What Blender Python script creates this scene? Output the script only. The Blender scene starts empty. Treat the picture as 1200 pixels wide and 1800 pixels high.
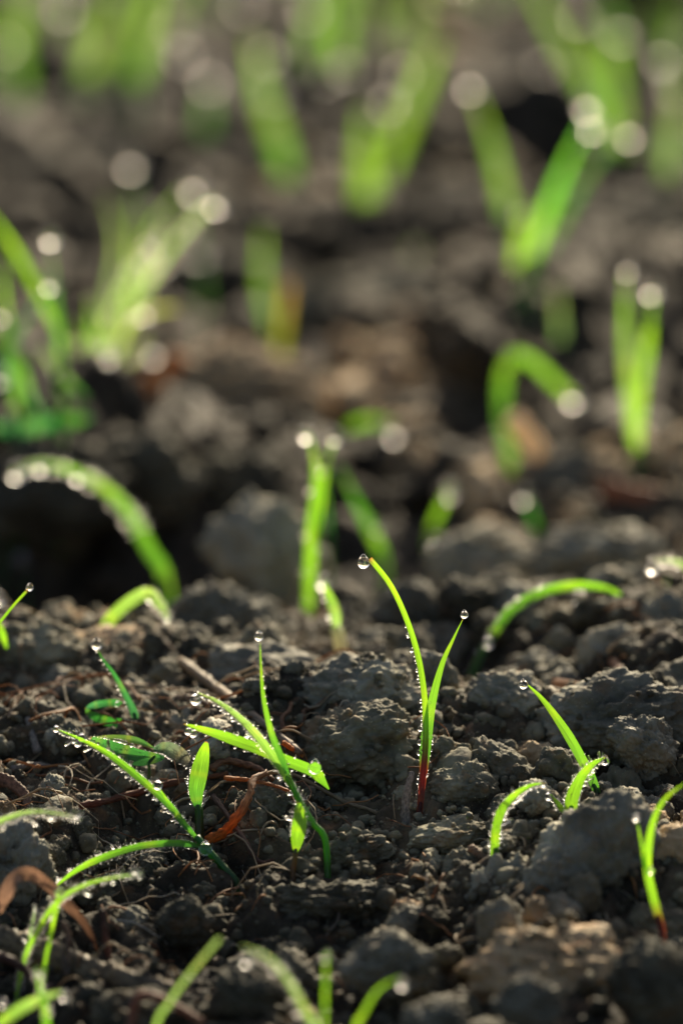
import bpy, bmesh, math, random
import numpy as np
from mathutils import Vector, Matrix
# one Blender unit = one centimetre: a macro photograph of grass seedlings on broken soil
sc = bpy.context.scene
sc.unit_settings.system = 'METRIC'
sc.unit_settings.scale_length = 0.01
R = math.radians
rng = np.random.default_rng(11)
random.seed(11)

# ------------------------------------------------------------------ camera
PITCH, CH, FOCUS, FPX = R(13.0), 16.5, 60.0, 10300.0
cd = bpy.data.cameras.new('camera')
cam = bpy.data.objects.new('camera', cd)
sc.collection.objects.link(cam)
cam.location = (0, 0, CH)
cam.rotation_euler = (R(90) - PITCH, 0, 0)
cd.sensor_fit = 'HORIZONTAL'
cd.sensor_width = 24.0
cd.lens = FPX * 24.0 / 1200.0
cd.clip_start = 1.0
cd.clip_end = 20000.0
cd.dof.use_dof = True
cd.dof.focus_distance = FOCUS
APERTURE = 1.25                                    # pupil diameter in cm
cd.dof.aperture_fstop = (cd.lens * 1e-3) / APERTURE
cd.dof.aperture_blades = 0
sc.camera = cam

# ------------------------------------------------------------------ light
SUN_EL, SUN_AZ = R(29), R(14)                      # sun behind the scene, a little to the right
world = bpy.data.worlds.new("World")
sc.world = world
world.use_nodes = True
nt = world.node_tree
bg = nt.nodes['Background']
sky = nt.nodes.new('ShaderNodeTexSky')
sky.sky_type = 'NISHITA'
sky.sun_disc = False
sky.sun_elevation = SUN_EL
sky.sun_rotation = SUN_AZ
sky.dust_density = 5.0
sky.ozone_density = 1.0
nt.links.new(sky.outputs[0], bg.inputs[0])
bg.inputs[1].default_value = 0.068
sd = bpy.data.lights.new('sun', 'SUN')
sd.energy = 5.0
sd.angle = R(0.6)
sd.color = (1.0, 0.86, 0.62)
sun = bpy.data.objects.new('sun', sd)
sc.collection.objects.link(sun)
sv = Vector((math.sin(SUN_AZ) * math.cos(SUN_EL), math.cos(SUN_AZ) * math.cos(SUN_EL), math.sin(SUN_EL)))
sun.rotation_euler = sv.to_track_quat('Z', 'Y').to_euler()
sun.location = sv * 200
sc.view_settings.view_transform = 'Standard'
sc.view_settings.look = 'None'
sc.view_settings.gamma = 1.0
sc.view_settings.exposure = 0.93
sc.cycles.max_bounces = 8
sc.cycles.transparent_max_bounces = 8
sc.cycles.sample_clamp_indirect = 20.0

# ------------------------------------------------------------------ image <-> space
cF = np.array([0, math.cos(PITCH), -math.sin(PITCH)])
cU = np.array([0, math.sin(PITCH), math.cos(PITCH)])
cR = np.array([1.0, 0, 0])
C0 = np.array([0, 0, CH])

def unproj(px, py, w):
    return C0 + w * (cF + (px - 600) / FPX * cR - (py - 900) / FPX * cU)

def proj(p):
    q = np.asarray(p) - C0
    w = q @ cF
    return 600 + FPX * (q @ cR) / w, 900 - FPX * (q @ cU) / w, w

# ------------------------------------------------------------------ numpy noise
def hash3(ix, iy, iz, k=0):
    h = (ix.astype(np.int64) * 374761393 + iy.astype(np.int64) * 668265263 + iz.astype(np.int64) * 2147483647 + k * 974711) & 0xffffffff
    h = ((h ^ (h >> 13)) * 1274126177) & 0xffffffff
    h = ((h ^ (h >> 16)) * 2246822519) & 0xffffffff
    h = h ^ (h >> 15)
    return (h & 0xffffff) / float(0xffffff)

def vnoise(p, k=0):
    i = np.floor(p).astype(np.int64)
    f = p - i
    f = f * f * f * (f * (f * 6 - 15) + 10)
    out = 0
    for a in (0, 1):
        for b in (0, 1):
            for c in (0, 1):
                wgt = (f[:, 0] if a else 1 - f[:, 0]) * (f[:, 1] if b else 1 - f[:, 1]) * (f[:, 2] if c else 1 - f[:, 2])
                out = out + wgt * hash3(i[:, 0] + a, i[:, 1] + b, i[:, 2] + c, k)
    return out * 2 - 1

def fbm(p, octs=4, k=0, gain=0.5):
    s, a = 0, 1.0
    for o in range(octs):
        s = s + a * vnoise(p * (2.03 ** o) + 7.3 * o, k + o)
        a *= gain
    return s

def worley3(p, k=0):
    i = np.floor(p).astype(np.int64)
    best = np.full(len(p), 9.0)
    for a in (-1, 0, 1):
        for b in (-1, 0, 1):
            for c in (-1, 0, 1):
                j = i + np.array([a, b, c])
                q = j + np.stack([hash3(j[:, 0], j[:, 1], j[:, 2], k + m) for m in (0, 1, 2)], 1)
                best = np.minimum(best, ((p - q) ** 2).sum(1))
    return np.sqrt(best)

def lumps2(x, y, s, k):                             # rounded lumps of size s, 0..1 high
    u, v = x / s, y / s
    iu, iv = np.floor(u).astype(np.int64), np.floor(v).astype(np.int64)
    h = np.zeros_like(x)
    z = np.zeros_like(iu)
    for a in (-1, 0, 1):
        for b in (-1, 0, 1):
            ju, jv = iu + a, iv + b
            qx = ju + hash3(ju, jv, z, k); qy = jv + hash3(ju, jv, z, k + 1)
            r = 0.45 + 0.5 * hash3(ju, jv, z, k + 2)
            t = 1 - ((u - qx) ** 2 + (v - qy) ** 2) / r ** 2
            h = np.maximum(h, np.sqrt(np.clip(t, 0, 1)) * r)
    return h

# ------------------------------------------------------------------ the lie of the land
PY = np.array([-4000, 0, 40, 50, 53.0, 55.2, 57.6, 59.6, 61.5, 64.4, 68.0, 72.5, 76, 82, 95, 120, 5000.])
PZ = np.array([-1.5, -1.5, -1.6, -1.4, -1.05, -.75, 0.0, .80, .80, .35, -.7, -1.1, -.3, .1, -.5, -.6, -.6])
CTRL = [  # picture x, picture y, distance: where the ground passes (from the blur of what stands there)
    (738, 1435, 60), (515, 1532, 59.4), (415, 1557, 59.2), (870, 1503, 59.2), (1010, 1432, 59.4), (1045, 1385, 60.4),
    (600, 1640, 58.3), (1160, 1645, 57.2), (60, 1790, 57.0), (300, 1720, 57.4), (240, 1275, 62.6), (650, 1260, 61.0),
    (30, 1145, 63.8), (110, 1150, 63.8), (200, 1150, 64.2), (290, 1140, 64.6), (420, 1145, 64.5), (120, 1125, 66), (260, 1125, 66.3), (595, 1195, 65), (540, 1090, 69.5), (825, 1205, 64.8),
    (1110, 1085, 67), (1165, 1060, 66), (1000, 1250, 62.0), (1150, 1180, 63.2), (290, 1035, 72), (675, 985, 75),
    (740, 990, 75.5), (940, 935, 75.5), (905, 865, 79), (1115, 800, 77), (160, 748, 76), (30, 760, 75.5), (310, 720, 79),
    (640, 780, 80), (490, 650, 85), (930, 475, 85), (890, 400, 90), (650, 420, 98), (460, 540, 88), (730, 480, 92),
    (500, 720, 82), (850, 640, 84), (1150, 620, 84), (250, 520, 88),
]
HOL = [(-3.3, 69.5, -2.6), (-1.9, 69.8, -2.5), (-4.6, 69.2, -2.5), (-.9, 70.4, -1.9), (-3.3, 71.6, -2.0), (-1.8, 72, -1.9), (-3.5, 73.6, -.1), (-2.0, 74.4, -.4), (-4.6, 73.6, .1)]
def prof(y):
    return np.interp(y, PY, PZ)
cp = np.array([unproj(*c) for c in CTRL] + [list(h) for h in HOL])
def kern(x, y):
    s = np.where(cp[:, 1] < 67, 1.5, 2.3)
    return np.exp(-(((x[:, None] - cp[None, :, 0]) ** 2) + ((y[:, None] - cp[None, :, 1]) * 0.9) ** 2) / (2 * s[None, :] ** 2))
A = kern(cp[:, 0], cp[:, 1])
wts = np.linalg.solve(A.T @ A + 0.03 * np.eye(len(cp)), A.T @ (cp[:, 2] - prof(cp[:, 1])))

def H0(x, y):
    x = np.atleast_1d(np.asarray(x, float)); y = np.atleast_1d(np.asarray(y, float))
    out = prof(y)
    m = (np.abs(x) < 14) & (y > 44) & (y < 112)
    if m.any():
        out = out.copy()
        out[m] += kern(x[m], y[m]) @ wts
    return out

def H(x, y):
    x = np.atleast_1d(np.asarray(x, float)).ravel(); y = np.atleast_1d(np.asarray(y, float)).ravel()
    z = H0(x, y)
    far = np.clip((np.hypot(x, y - 60) - 60) / 200, 0, 1)
    q = np.stack([x, y, np.zeros_like(x)], 1)
    wx = x + .25 * fbm(q * 1.7, 3, 5); wy = y + .25 * fbm(q * 1.7, 3, 9)
    d = .44 * (lumps2(wx, wy, 1.15, 1) - .5)
    d += .30 * (lumps2(wx + 3, wy, .52, 11) - .5)
    d += .11 * (lumps2(wx, wy + 5, .24, 21) - .5)
    d += .05 * (lumps2(wx, wy + 5, .11, 31) - .5)
    d += .035 * fbm(q * 9, 3, 41) + .10 * fbm(q * .8, 3, 51)
    big = .9 * fbm(q * np.array([.16, .26, 1]), 3, 61) * np.clip((y - 80) / 8, 0, 1)
    return z + d * (1 - far) + big + far * 1.5 * fbm(q * .02, 3, 71)

def gw(px, py, w0=52.0, w1=125.0, lift=0.0):        # distance at which the ray through a picture point meets the ground
    ws = np.arange(w0, w1, 0.04)
    P = C0[None] + ws[:, None] * (cF + (px - 600) / FPX * cR - (py - 900) / FPX * cU)[None]
    hit = np.nonzero(P[:, 2] < H(P[:, 0], P[:, 1]) + lift)[0]
    return float(ws[hit[0]]) if len(hit) else w1

# ------------------------------------------------------------------ materials
def newmat(name):
    m = bpy.data.materials.new(name)
    m.use_nodes = True
    t = m.node_tree
    return m, t, t.nodes, t.links, t.nodes['Principled BSDF']

def ramp(N, stops):
    r = N.new('ShaderNodeValToRGB')
    e = r.color_ramp.elements
    e[0].position, e[0].color = stops[0][0], (*stops[0][1], 1)
    e[1].position, e[1].color = stops[-1][0], (*stops[-1][1], 1)
    for p, c in stops[1:-1]:
        q = e.new(p); q.color = (*c, 1)
    return r

def soil_mat(name, dark, mid, light, brown, bump=1.0):
    m, t, N, L, b = newmat(name)
    co = N.new('ShaderNodeTexCoord')
    geo = N.new('ShaderNodeNewGeometry')
    n1 = N.new('ShaderNodeTexNoise'); n1.inputs['Scale'].default_value = 1.6; n1.inputs['Detail'].default_value = 8; n1.inputs['Roughness'].default_value = .65
    L.new(geo.outputs['Position'], n1.inputs['Vector'])
    r1 = ramp(N, [(.32, dark), (.52, mid), (.72, light)])
    L.new(n1.outputs['Fac'], r1.inputs['Fac'])
    n2 = N.new('ShaderNodeTexNoise'); n2.inputs['Scale'].default_value = 5.0; n2.inputs['Detail'].default_value = 5
    L.new(geo.outputs['Position'], n2.inputs['Vector'])
    r2 = ramp(N, [(.56, (0, 0, 0)), (.70, (1, 1, 1))])
    L.new(n2.outputs['Fac'], r2.inputs['Fac'])
    mx = N.new('ShaderNodeMixRGB'); mx.inputs['Color2'].default_value = (*brown, 1)
    sc_ = N.new('ShaderNodeMath'); sc_.operation = 'MULTIPLY'; sc_.inputs[1].default_value = .55
    L.new(r2.outputs['Color'], sc_.inputs[0]); L.new(sc_.outputs[0], mx.inputs['Fac'])
    L.new(r1.outputs['Color'], mx.inputs['Color1'])
    # pale sand grains and dark specks
    v = N.new('ShaderNodeTexVoronoi'); v.inputs['Scale'].default_value = 38.0
    L.new(geo.outputs['Position'], v.inputs['Vector'])
    r3 = ramp(N, [(.10, (1, 1, 1)), (.22, (0, 0, 0))])
    L.new(v.outputs['Distance'], r3.inputs['Fac'])
    vm = N.new('ShaderNodeSeparateColor'); L.new(v.outputs['Color'], vm.inputs[0])
    gt = N.new('ShaderNodeMath'); gt.operation = 'GREATER_THAN'; gt.inputs[1].default_value = .82
    L.new(vm.outputs[0], gt.inputs[0])
    mu = N.new('ShaderNodeMath'); mu.operation = 'MULTIPLY'
    L.new(r3.outputs['Color'], mu.inputs[0]); L.new(gt.outputs[0], mu.inputs[1])
    mg = N.new('ShaderNodeMixRGB'); mg.inputs['Color2'].default_value = (light[0] * 1.9, light[1] * 1.85, light[2] * 1.7, 1)
    L.new(mu.outputs[0], mg.inputs['Fac']); L.new(mx.outputs[0], mg.inputs['Color1'])
    nm = N.new('ShaderNodeTexNoise'); nm.inputs['Scale'].default_value = .42; nm.inputs['Detail'].default_value = 3
    L.new(geo.outputs['Position'], nm.inputs['Vector'])
    rm = N.new('ShaderNodeMapRange'); rm.inputs['From Min'].default_value = .36; rm.inputs['From Max'].default_value = .60
    rm.inputs['To Min'].default_value = .50 if name != 'sunlit_tan_clod' else .9; rm.inputs['To Max'].default_value = 1.2
    L.new(nm.outputs['Fac'], rm.inputs['Value'])
    mottle = N.new('ShaderNodeVectorMath'); mottle.operation = 'SCALE'       # random darker and lighter patches of soil
    nl = N.new('ShaderNodeTexNoise'); nl.inputs['Scale'].default_value = .11; nl.inputs['Detail'].default_value = 2
    L.new(geo.outputs['Position'], nl.inputs['Vector'])
    rl = N.new('ShaderNodeMapRange'); rl.inputs['From Min'].default_value = .40; rl.inputs['From Max'].default_value = .58
    rl.inputs['To Min'].default_value = .50 if name != 'sunlit_tan_clod' else .9; rl.inputs['To Max'].default_value = 1.1
    L.new(nl.outputs['Fac'], rl.inputs['Value'])
    ml = N.new('ShaderNodeMath'); ml.operation = 'MULTIPLY'
    L.new(rm.outputs[0], ml.inputs[0]); L.new(rl.outputs[0], ml.inputs[1])
    L.new(mg.outputs[0], mottle.inputs[0]); L.new(ml.outputs[0], mottle.inputs['Scale'])
    L.new(mottle.outputs[0], b.inputs['Base Color'])
    nr = N.new('ShaderNodeTexNoise'); nr.inputs['Scale'].default_value = 7
    L.new(geo.outputs['Position'], nr.inputs['Vector'])
    rr = N.new('ShaderNodeMapRange'); rr.inputs['To Min'].default_value = .55; rr.inputs['To Max'].default_value = .95
    L.new(nr.outputs['Fac'], rr.inputs['Value']); L.new(rr.outputs[0], b.inputs['Roughness'])
    b.inputs['Specular IOR Level'].default_value = .25
    nb = N.new('ShaderNodeTexNoise'); nb.inputs['Scale'].default_value = 16; nb.inputs['Detail'].default_value = 9; nb.inputs['Roughness'].default_value = .72
    L.new(geo.outputs['Position'], nb.inputs['Vector'])
    nv = N.new('ShaderNodeTexVoronoi'); nv.inputs['Scale'].default_value = 22
    L.new(geo.outputs['Position'], nv.inputs['Vector'])
    ad = N.new('ShaderNodeMath'); ad.operation = 'SUBTRACT'
    L.new(nb.outputs['Fac'], ad.inputs[0])
    hf = N.new('ShaderNodeMath'); hf.operation = 'MULTIPLY'; hf.inputs[1].default_value = .35
    L.new(nv.outputs['Distance'], hf.inputs[0]); L.new(hf.outputs[0], ad.inputs[1])
    bp = N.new('ShaderNodeBump'); bp.inputs['Distance'].default_value = .055
    bs = N.new('ShaderNodeMapRange'); bs.inputs['From Min'].default_value = .38; bs.inputs['From Max'].default_value = .62
    bs.inputs['To Min'].default_value = .15 * bump; bs.inputs['To Max'].default_value = 1.0 * bump
    nq = N.new('ShaderNodeTexNoise'); nq.inputs['Scale'].default_value = 2.3; nq.inputs['Detail'].default_value = 3   # smooth broken faces among crumbly ones
    L.new(geo.outputs['Position'], nq.inputs['Vector']); L.new(nq.outputs['Fac'], bs.inputs['Value']); L.new(bs.outputs[0], bp.inputs['Strength'])
    L.new(ad.outputs[0], bp.inputs['Height']); L.new(bp.outputs[0], b.inputs['Normal'])
    return m

M_soil = soil_mat('damp_soil', (.022, .017, .010), (.066, .051, .030), (.155, .120, .070), (.19, .095, .040))
M_clod = soil_mat('clod_soil', (.054, .049, .033), (.156, .143, .096), (.30, .272, .182), (.25, .145, .066))
M_pale = soil_mat('pale_clod', (.11, .104, .076), (.27, .252, .186), (.43, .40, .30), (.30, .19, .10), .7)

M_tan = soil_mat('sunlit_tan_clod', (.16, .115, .062), (.34, .245, .14), (.52, .39, .23), (.46, .22, .09), .8)  # warm light on the sunny mounds put into the soil colour

def leaf_mat():
    m, t, N, L, b = newmat('grass_blade')
    at = N.new('ShaderNodeAttribute'); at.attribute_name = 'Col'
    uv = N.new('ShaderNodeUVMap')
    mp = N.new('ShaderNodeMapping'); mp.inputs['Scale'].default_value = (26, .7, 1)
    L.new(uv.outputs[0], mp.inputs[0])
    n = N.new('ShaderNodeTexNoise'); n.inputs['Scale'].default_value = 1; n.inputs['Detail'].default_value = 3
    L.new(mp.outputs[0], n.inputs['Vector'])
    mr = N.new('ShaderNodeMapRange'); mr.inputs['From Min'].default_value = .3; mr.inputs['From Max'].default_value = .7
    mr.inputs['To Min'].default_value = .62; mr.inputs['To Max'].default_value = 1.25
    L.new(n.outputs['Fac'], mr.inputs['Value'])
    mul = N.new('ShaderNodeVectorMath'); mul.operation = 'SCALE'
    L.new(at.outputs['Color'], mul.inputs[0]); L.new(mr.outputs[0], mul.inputs['Scale'])
    dif = N.new('ShaderNodeVectorMath'); dif.operation = 'MULTIPLY'; dif.inputs[1].default_value = (.30, .34, .40)
    L.new(mul.outputs[0], dif.inputs[0])
    L.new(dif.outputs[0], b.inputs['Base Color'])
    b.inputs['Roughness'].default_value = .38
    b.inputs['Specular IOR Level'].default_value = .4
    tr = N.new('ShaderNodeBsdfTranslucent')
    L.new(mul.outputs[0], tr.inputs['Color'])
    ms = N.new('ShaderNodeAddShader')
    L.new(b.outputs[0], ms.inputs[0]); L.new(tr.outputs[0], ms.inputs[1])
    bp = N.new('ShaderNodeBump'); bp.inputs['Strength'].default_value = .5; bp.inputs['Distance'].default_value = .01
    L.new(n.outputs['Fac'], bp.inputs['Height']); L.new(bp.outputs[0], b.inputs['Normal'])
    L.new(ms.outputs[0], N['Material Output'].inputs['Surface'])
    return m
M_leaf = leaf_mat()

def litter_mat():
    m, t, N, L, b = newmat('dry_litter')
    at = N.new('ShaderNodeAttribute'); at.attribute_name = 'Col'
    uv = N.new('ShaderNodeUVMap')
    mp = N.new('ShaderNodeMapping'); mp.inputs['Scale'].default_value = (9, 1.6, 1)
    L.new(uv.outputs[0], mp.inputs[0])
    n = N.new('ShaderNodeTexNoise'); n.inputs['Scale'].default_value = 1.4; n.inputs['Detail'].default_value = 6
    L.new(mp.outputs[0], n.inputs['Vector'])
    mr = N.new('ShaderNodeMapRange'); mr.inputs['From Min'].default_value = .3; mr.inputs['From Max'].default_value = .7
    mr.inputs['To Min'].default_value = .35; mr.inputs['To Max'].default_value = 1.45
    L.new(n.outputs['Fac'], mr.inputs['Value'])
    mul = N.new('ShaderNodeVectorMath'); mul.operation = 'SCALE'
    L.new(at.outputs['Color'], mul.inputs[0]); L.new(mr.outputs[0], mul.inputs['Scale'])
    L.new(mul.outputs[0], b.inputs['Base Color'])
    b.inputs['Roughness'].default_value = .6
    tr = N.new('ShaderNodeBsdfTranslucent'); L.new(mul.outputs[0], tr.inputs['Color'])
    ms = N.new('ShaderNodeMixShader'); ms.inputs[0].default_value = .35
    L.new(b.outputs[0], ms.inputs[1]); L.new(tr.outputs[0], ms.inputs[2])
    bp = N.new('ShaderNodeBump'); bp.inputs['Strength'].default_value = .8; bp.inputs['Distance'].default_value = .02
    L.new(n.outputs['Fac'], bp.inputs['Height']); L.new(bp.outputs[0], b.inputs['Normal'])
    L.new(ms.outputs[0], N['Material Output'].inputs['Surface'])
    return m
M_dry = litter_mat()

def water_mat():
    m, t, N, L, b = newmat('dew_water')
    b.inputs['Base Color'].default_value = (1, 1, 1, 1)
    b.inputs['Transmission Weight'].default_value = 1
    b.inputs['Roughness'].default_value = 0.0
    b.inputs['IOR'].default_value = 1.333
    return m
M_water = water_mat()
M_water.node_tree.nodes['Principled BSDF'].inputs['Roughness'].default_value = .015
M_bead = water_mat(); M_bead.name = 'dew_mist'
M_bead.node_tree.nodes['Principled BSDF'].inputs['Roughness'].default_value = .22

# ------------------------------------------------------------------ mesh helpers
col = sc.collection
def mesh_obj(name, verts, faces, mat, parent=None, smooth=True, uvs=None, cols=None):
    me = bpy.data.meshes.new(name)
    verts = np.asarray(verts, np.float32)
    faces = np.asarray(faces, np.int32)
    k = faces.shape[1]
    me.vertices.add(len(verts)); me.vertices.foreach_set('co', verts.ravel())
    me.loops.add(faces.size); me.loops.foreach_set('vertex_index', faces.ravel())
    me.polygons.add(len(faces))
    me.polygons.foreach_set('loop_start', np.arange(0, faces.size, k, dtype=np.int32))
    me.update(calc_edges=True)
    if smooth:
        me.polygons.foreach_set('use_smooth', np.ones(len(faces), bool))
    if uvs is not None:
        ul = me.uv_layers.new(name='UVMap')
        ul.data.foreach_set('uv', np.asarray(uvs, np.float32)[faces.ravel()].ravel())
    if cols is not None:
        ca = me.color_attributes.new('Col', 'FLOAT_COLOR', 'POINT')
        c4 = np.ones((len(verts), 4), np.float32); c4[:, :3] = cols
        ca.data.foreach_set('color', c4.ravel())
    me.validate()
    me.materials.append(mat)
    o = bpy.data.objects.new(name, me)
    col.objects.link(o)
    if parent is not None:
        o.parent = parent
    return o

def tag(o, label=None, cat=None, group=None, kind=None):
    if label: o['label'] = label
    if cat: o['category'] = cat
    if group: o['group'] = group
    if kind: o['kind'] = kind
    return o

def ico(sub):
    bm = bmesh.new()
    bmesh.ops.create_icosphere(bm, subdivisions=sub, radius=1)
    v = np.array([x.co[:] for x in bm.verts]); f = np.array([[q.index for q in p.verts] for p in bm.faces])
    bm.free()
    return v, f

def rotm(ax, ay, az):
    return np.array(Matrix.Rotation(az, 3, 'Z') @ Matrix.Rotation(ay, 3, 'Y') @ Matrix.Rotation(ax, 3, 'X'))

def clod_shape(sub, k, rough=1.0, dirs=()):
    v, f = ico(sub)
    d = v.copy()
    off = np.array([k * 3.7, k * 1.9, k * 5.1])
    r = 1 + .30 * fbm(d * 1.1 + off, 2, k) * rough
    for (dx, dz, dy, amp, wd_) in dirs:
        q = np.array([dx, dy, dz], float); q /= np.linalg.norm(q)
        r = r + amp * np.exp(-(1 - d @ q) / wd_)
    # broken facets
    g = np.random.default_rng(k)
    for _ in range(7):
        nrm = g.normal(size=3); nrm /= np.linalg.norm(nrm)
        lim = g.uniform(.74, 1.0)
        pr = d @ nrm
        r = np.where(pr * r > lim, r * (.25 + .75 * lim / np.maximum(pr * r, 1e-3)), r)
    p = d * r[:, None]
    r2 = .26 * (.55 - worley3(p * 2.1 + off, k))
    if sub >= 3:
        r2 = r2 * .75 + .17 * (.55 - worley3(p * 4.6 + off, k + 5)) + .05 * fbm(p * 3 + off, 3, k + 2)
    if sub >= 4:
        r2 = r2 + .065 * (.55 - worley3(p * 10 + off, k + 9)) + .04 * fbm(p * 9 + off, 4, k + 3, .6)
    if sub >= 6:
        r2 = r2 + .036 * (.55 - worley3(p * 20 + off, k + 12)) + .012 * fbm(p * 34 + off, 3, k + 4, .6)
    p = p + d * (r2 * rough)[:, None]
    return p, f

# ------------------------------------------------------------------ the ground sheet
def geom(a, b, n):
    return list(a * (b / a) ** (np.arange(1, n + 1) / n))
xs = np.arange(-4.8, 4.8001, .034)
xs = list(xs) + [4.8 + .12 * i for i in range(1, 50)]
tail = geom(xs[-1], 4000, 40)
xs = xs + tail
neg = [-q for q in xs[::-1] if q > 4.81]
xs = np.array(neg + xs)
ys = list(np.arange(52.0, 66.0, .034)) + list(np.arange(66.0, 118.0, .13))
front = [52 - q for q in ([.1 * i for i in range(1, 40)] + geom(4.0, 4000, 40))][::-1]
ys = np.array(front + ys + [118 + q for q in geom(.3, 5000, 45)])
gx, gy = np.meshgrid(xs, ys)
gz = H(gx.ravel(), gy.ravel())
nx, ny = len(xs), len(ys)
idx = np.arange(nx * ny).reshape(ny, nx)
fc = np.stack([idx[:-1, :-1].ravel(), idx[:-1, 1:].ravel(), idx[1:, 1:].ravel(), idx[1:, :-1].ravel()], 1)
ground = mesh_obj('ground', np.stack([gx.ravel(), gy.ravel(), gz], 1), fc, M_soil)
tag(ground, kind='structure')

# ------------------------------------------------------------------ ribbons and stems
PROTECT = []                                        # picture x, y, distance, radius px kept clear of loose clods
def spline(P, n):
    P = np.asarray(P, float)
    m = len(P)
    Q = np.vstack([2 * P[0] - P[1], P, 2 * P[-1] - P[-2]])
    # resample evenly by chord length
    seg = np.linalg.norm(P[1:] - P[:-1], axis=1); cum = np.concatenate([[0], np.cumsum(seg)]) / seg.sum()
    out = []
    for s in np.linspace(0, 1, n):
        i = min(np.searchsorted(cum, s, side='right') - 1, m - 2)
        t = (s - cum[i]) / max(cum[i + 1] - cum[i], 1e-9)
        p0, p1, p2, p3 = Q[i], Q[i + 1], Q[i + 2], Q[i + 3]
        out.append(.5 * ((2 * p1) + (-p0 + p2) * t + (2 * p0 - 5 * p1 + 4 * p2 - p3) * t * t + (-p0 + 3 * p1 - 3 * p2 + p3) * t ** 3))
    return np.array(out)

GREEN = (.15, .34, .010)
LIME = (.185, .385, .012)
DEEP = (.022, .14, .014)
BLUE = (.035, .15, .05)
PALE = (.21, .33, .085)
RED = (.17, .018, .009)
YEL = (.38, .40, .06)
ORG = (.26, .11, .02)

def blade(name, parent, pts, wd, w, c0=GREEN, c1=None, prof='leaf', fold=.30, twist=0.0, tw2=None, red=0.0, n=34, mat=None, rip=0.0):
    """a thin folded leaf: pts are (x, y) or (x, y, offset) picture points at distance w, wd its width in picture units"""
    c1 = c1 or c0
    P = np.array([unproj(p[0], p[1], w + (p[2] if len(p) > 2 else 0)) for p in pts])
    S = spline(P, n)
    T = np.gradient(S, axis=0); T /= np.linalg.norm(T, axis=1)[:, None]
    v = np.linspace(0, 1, n)
    if prof == 'leaf':
        wp = np.minimum(1, .45 + 1.7 * v) * np.clip((1 - v) * 2.4, 0, 1) ** .7
    elif prof == 'bulge':
        wp = np.clip(np.sin(np.pi * np.clip(v * .97 + .015, 0, 1)), 0, 1) ** .6
    elif prof == 'arch':
        wp = np.clip(v * 7 + .12, 0, 1) * np.clip((1 - v) * 3.5, 0, 1) ** .6
    elif prof == 'spear':
        wp = np.clip(.35 + v * 3, 0, 1) * np.clip((1 - v) * 1.5, 0, 1) ** .85
    else:
        wp = np.ones(n) * (1 - .25 * v)
    blur = abs(w - FOCUS) / w * APERTURE / FOCUS * FPX      # softness already seen in the width measured off the photo
    wd = max(wd - (.42 if w < 80 else .60) * blur, wd * (.45 if w < 80 else .36)) * .92
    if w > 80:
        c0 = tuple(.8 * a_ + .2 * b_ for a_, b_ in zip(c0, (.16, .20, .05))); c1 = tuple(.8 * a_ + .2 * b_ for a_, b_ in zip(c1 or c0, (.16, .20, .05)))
    hw = np.maximum(wp, .06) * wd * .5 * w / FPX
    tw = twist + (tw2 if tw2 is not None else twist) * 0 + ((tw2 - twist) * v if tw2 is not None else 0)
    tw = np.broadcast_to(tw, (n,))
    nrm0 = -cF[None, :] + 0 * T
    side = np.cross(T, nrm0); side /= np.linalg.norm(side, axis=1)[:, None]
    nr = np.cross(side, T)
    sd_ = side * np.cos(tw)[:, None] + nr * np.sin(tw)[:, None]
    nn = nr * np.cos(tw)[:, None] - side * np.sin(tw)[:, None]
    cross = np.array([-1, -.6, -.22, 0, .22, .6, 1.0])
    k = len(cross)
    thick = .16
    V, U, Cc = [], [], []
    g = np.random.default_rng(int(abs(P[0][0] * 1000)) + len(pts))
    ph = g.uniform(0, 6)
    for i in range(n):
        rp = 1 + rip * math.sin(v[i] * 23 + ph)
        for c in cross:
            V.append(S[i] + sd_[i] * c * hw[i] * rp + nn[i] * (fold * (abs(c) ** 1.3) * hw[i]))
            U.append((c * .5 + .5, v[i] * 6))
            cc = np.array(c0) * (1 - v[i]) + np.array(c1) * v[i]
            if red > 0:
                q = np.clip((red - v[i]) / max(red * .35, 1e-3), 0, 1)
                cc = cc * (1 - q) + np.array(RED) * q
            if v[i] > .985 and mat is None and 58 < w < 62:
                cc = np.array((.22, .10, .03))          # dry brown point
            elif mat is None:
                cc = cc * (1 + .16 * math.sin(v[i] * 9 + ph)) + np.array((.05, .03, 0)) * max(0, math.sin(v[i] * 17 + ph * 2)) ** 4
            Cc.append(cc * (1.12 if abs(c) < .1 else 1))
    F = [[i * k + j, i * k + j + 1, (i + 1) * k + j + 1, (i + 1) * k + j] for i in range(n - 1) for j in range(k - 1)]
    # underside, so the leaf is a solid, slightly thicker along its keel
    o = mesh_obj(name, V, F, mat or M_leaf, parent, True, U, Cc)
    return o, dict(S=S, side=sd_, nn=nn, hw=hw, v=v, fold=fold, T=T, w=w)

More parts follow.
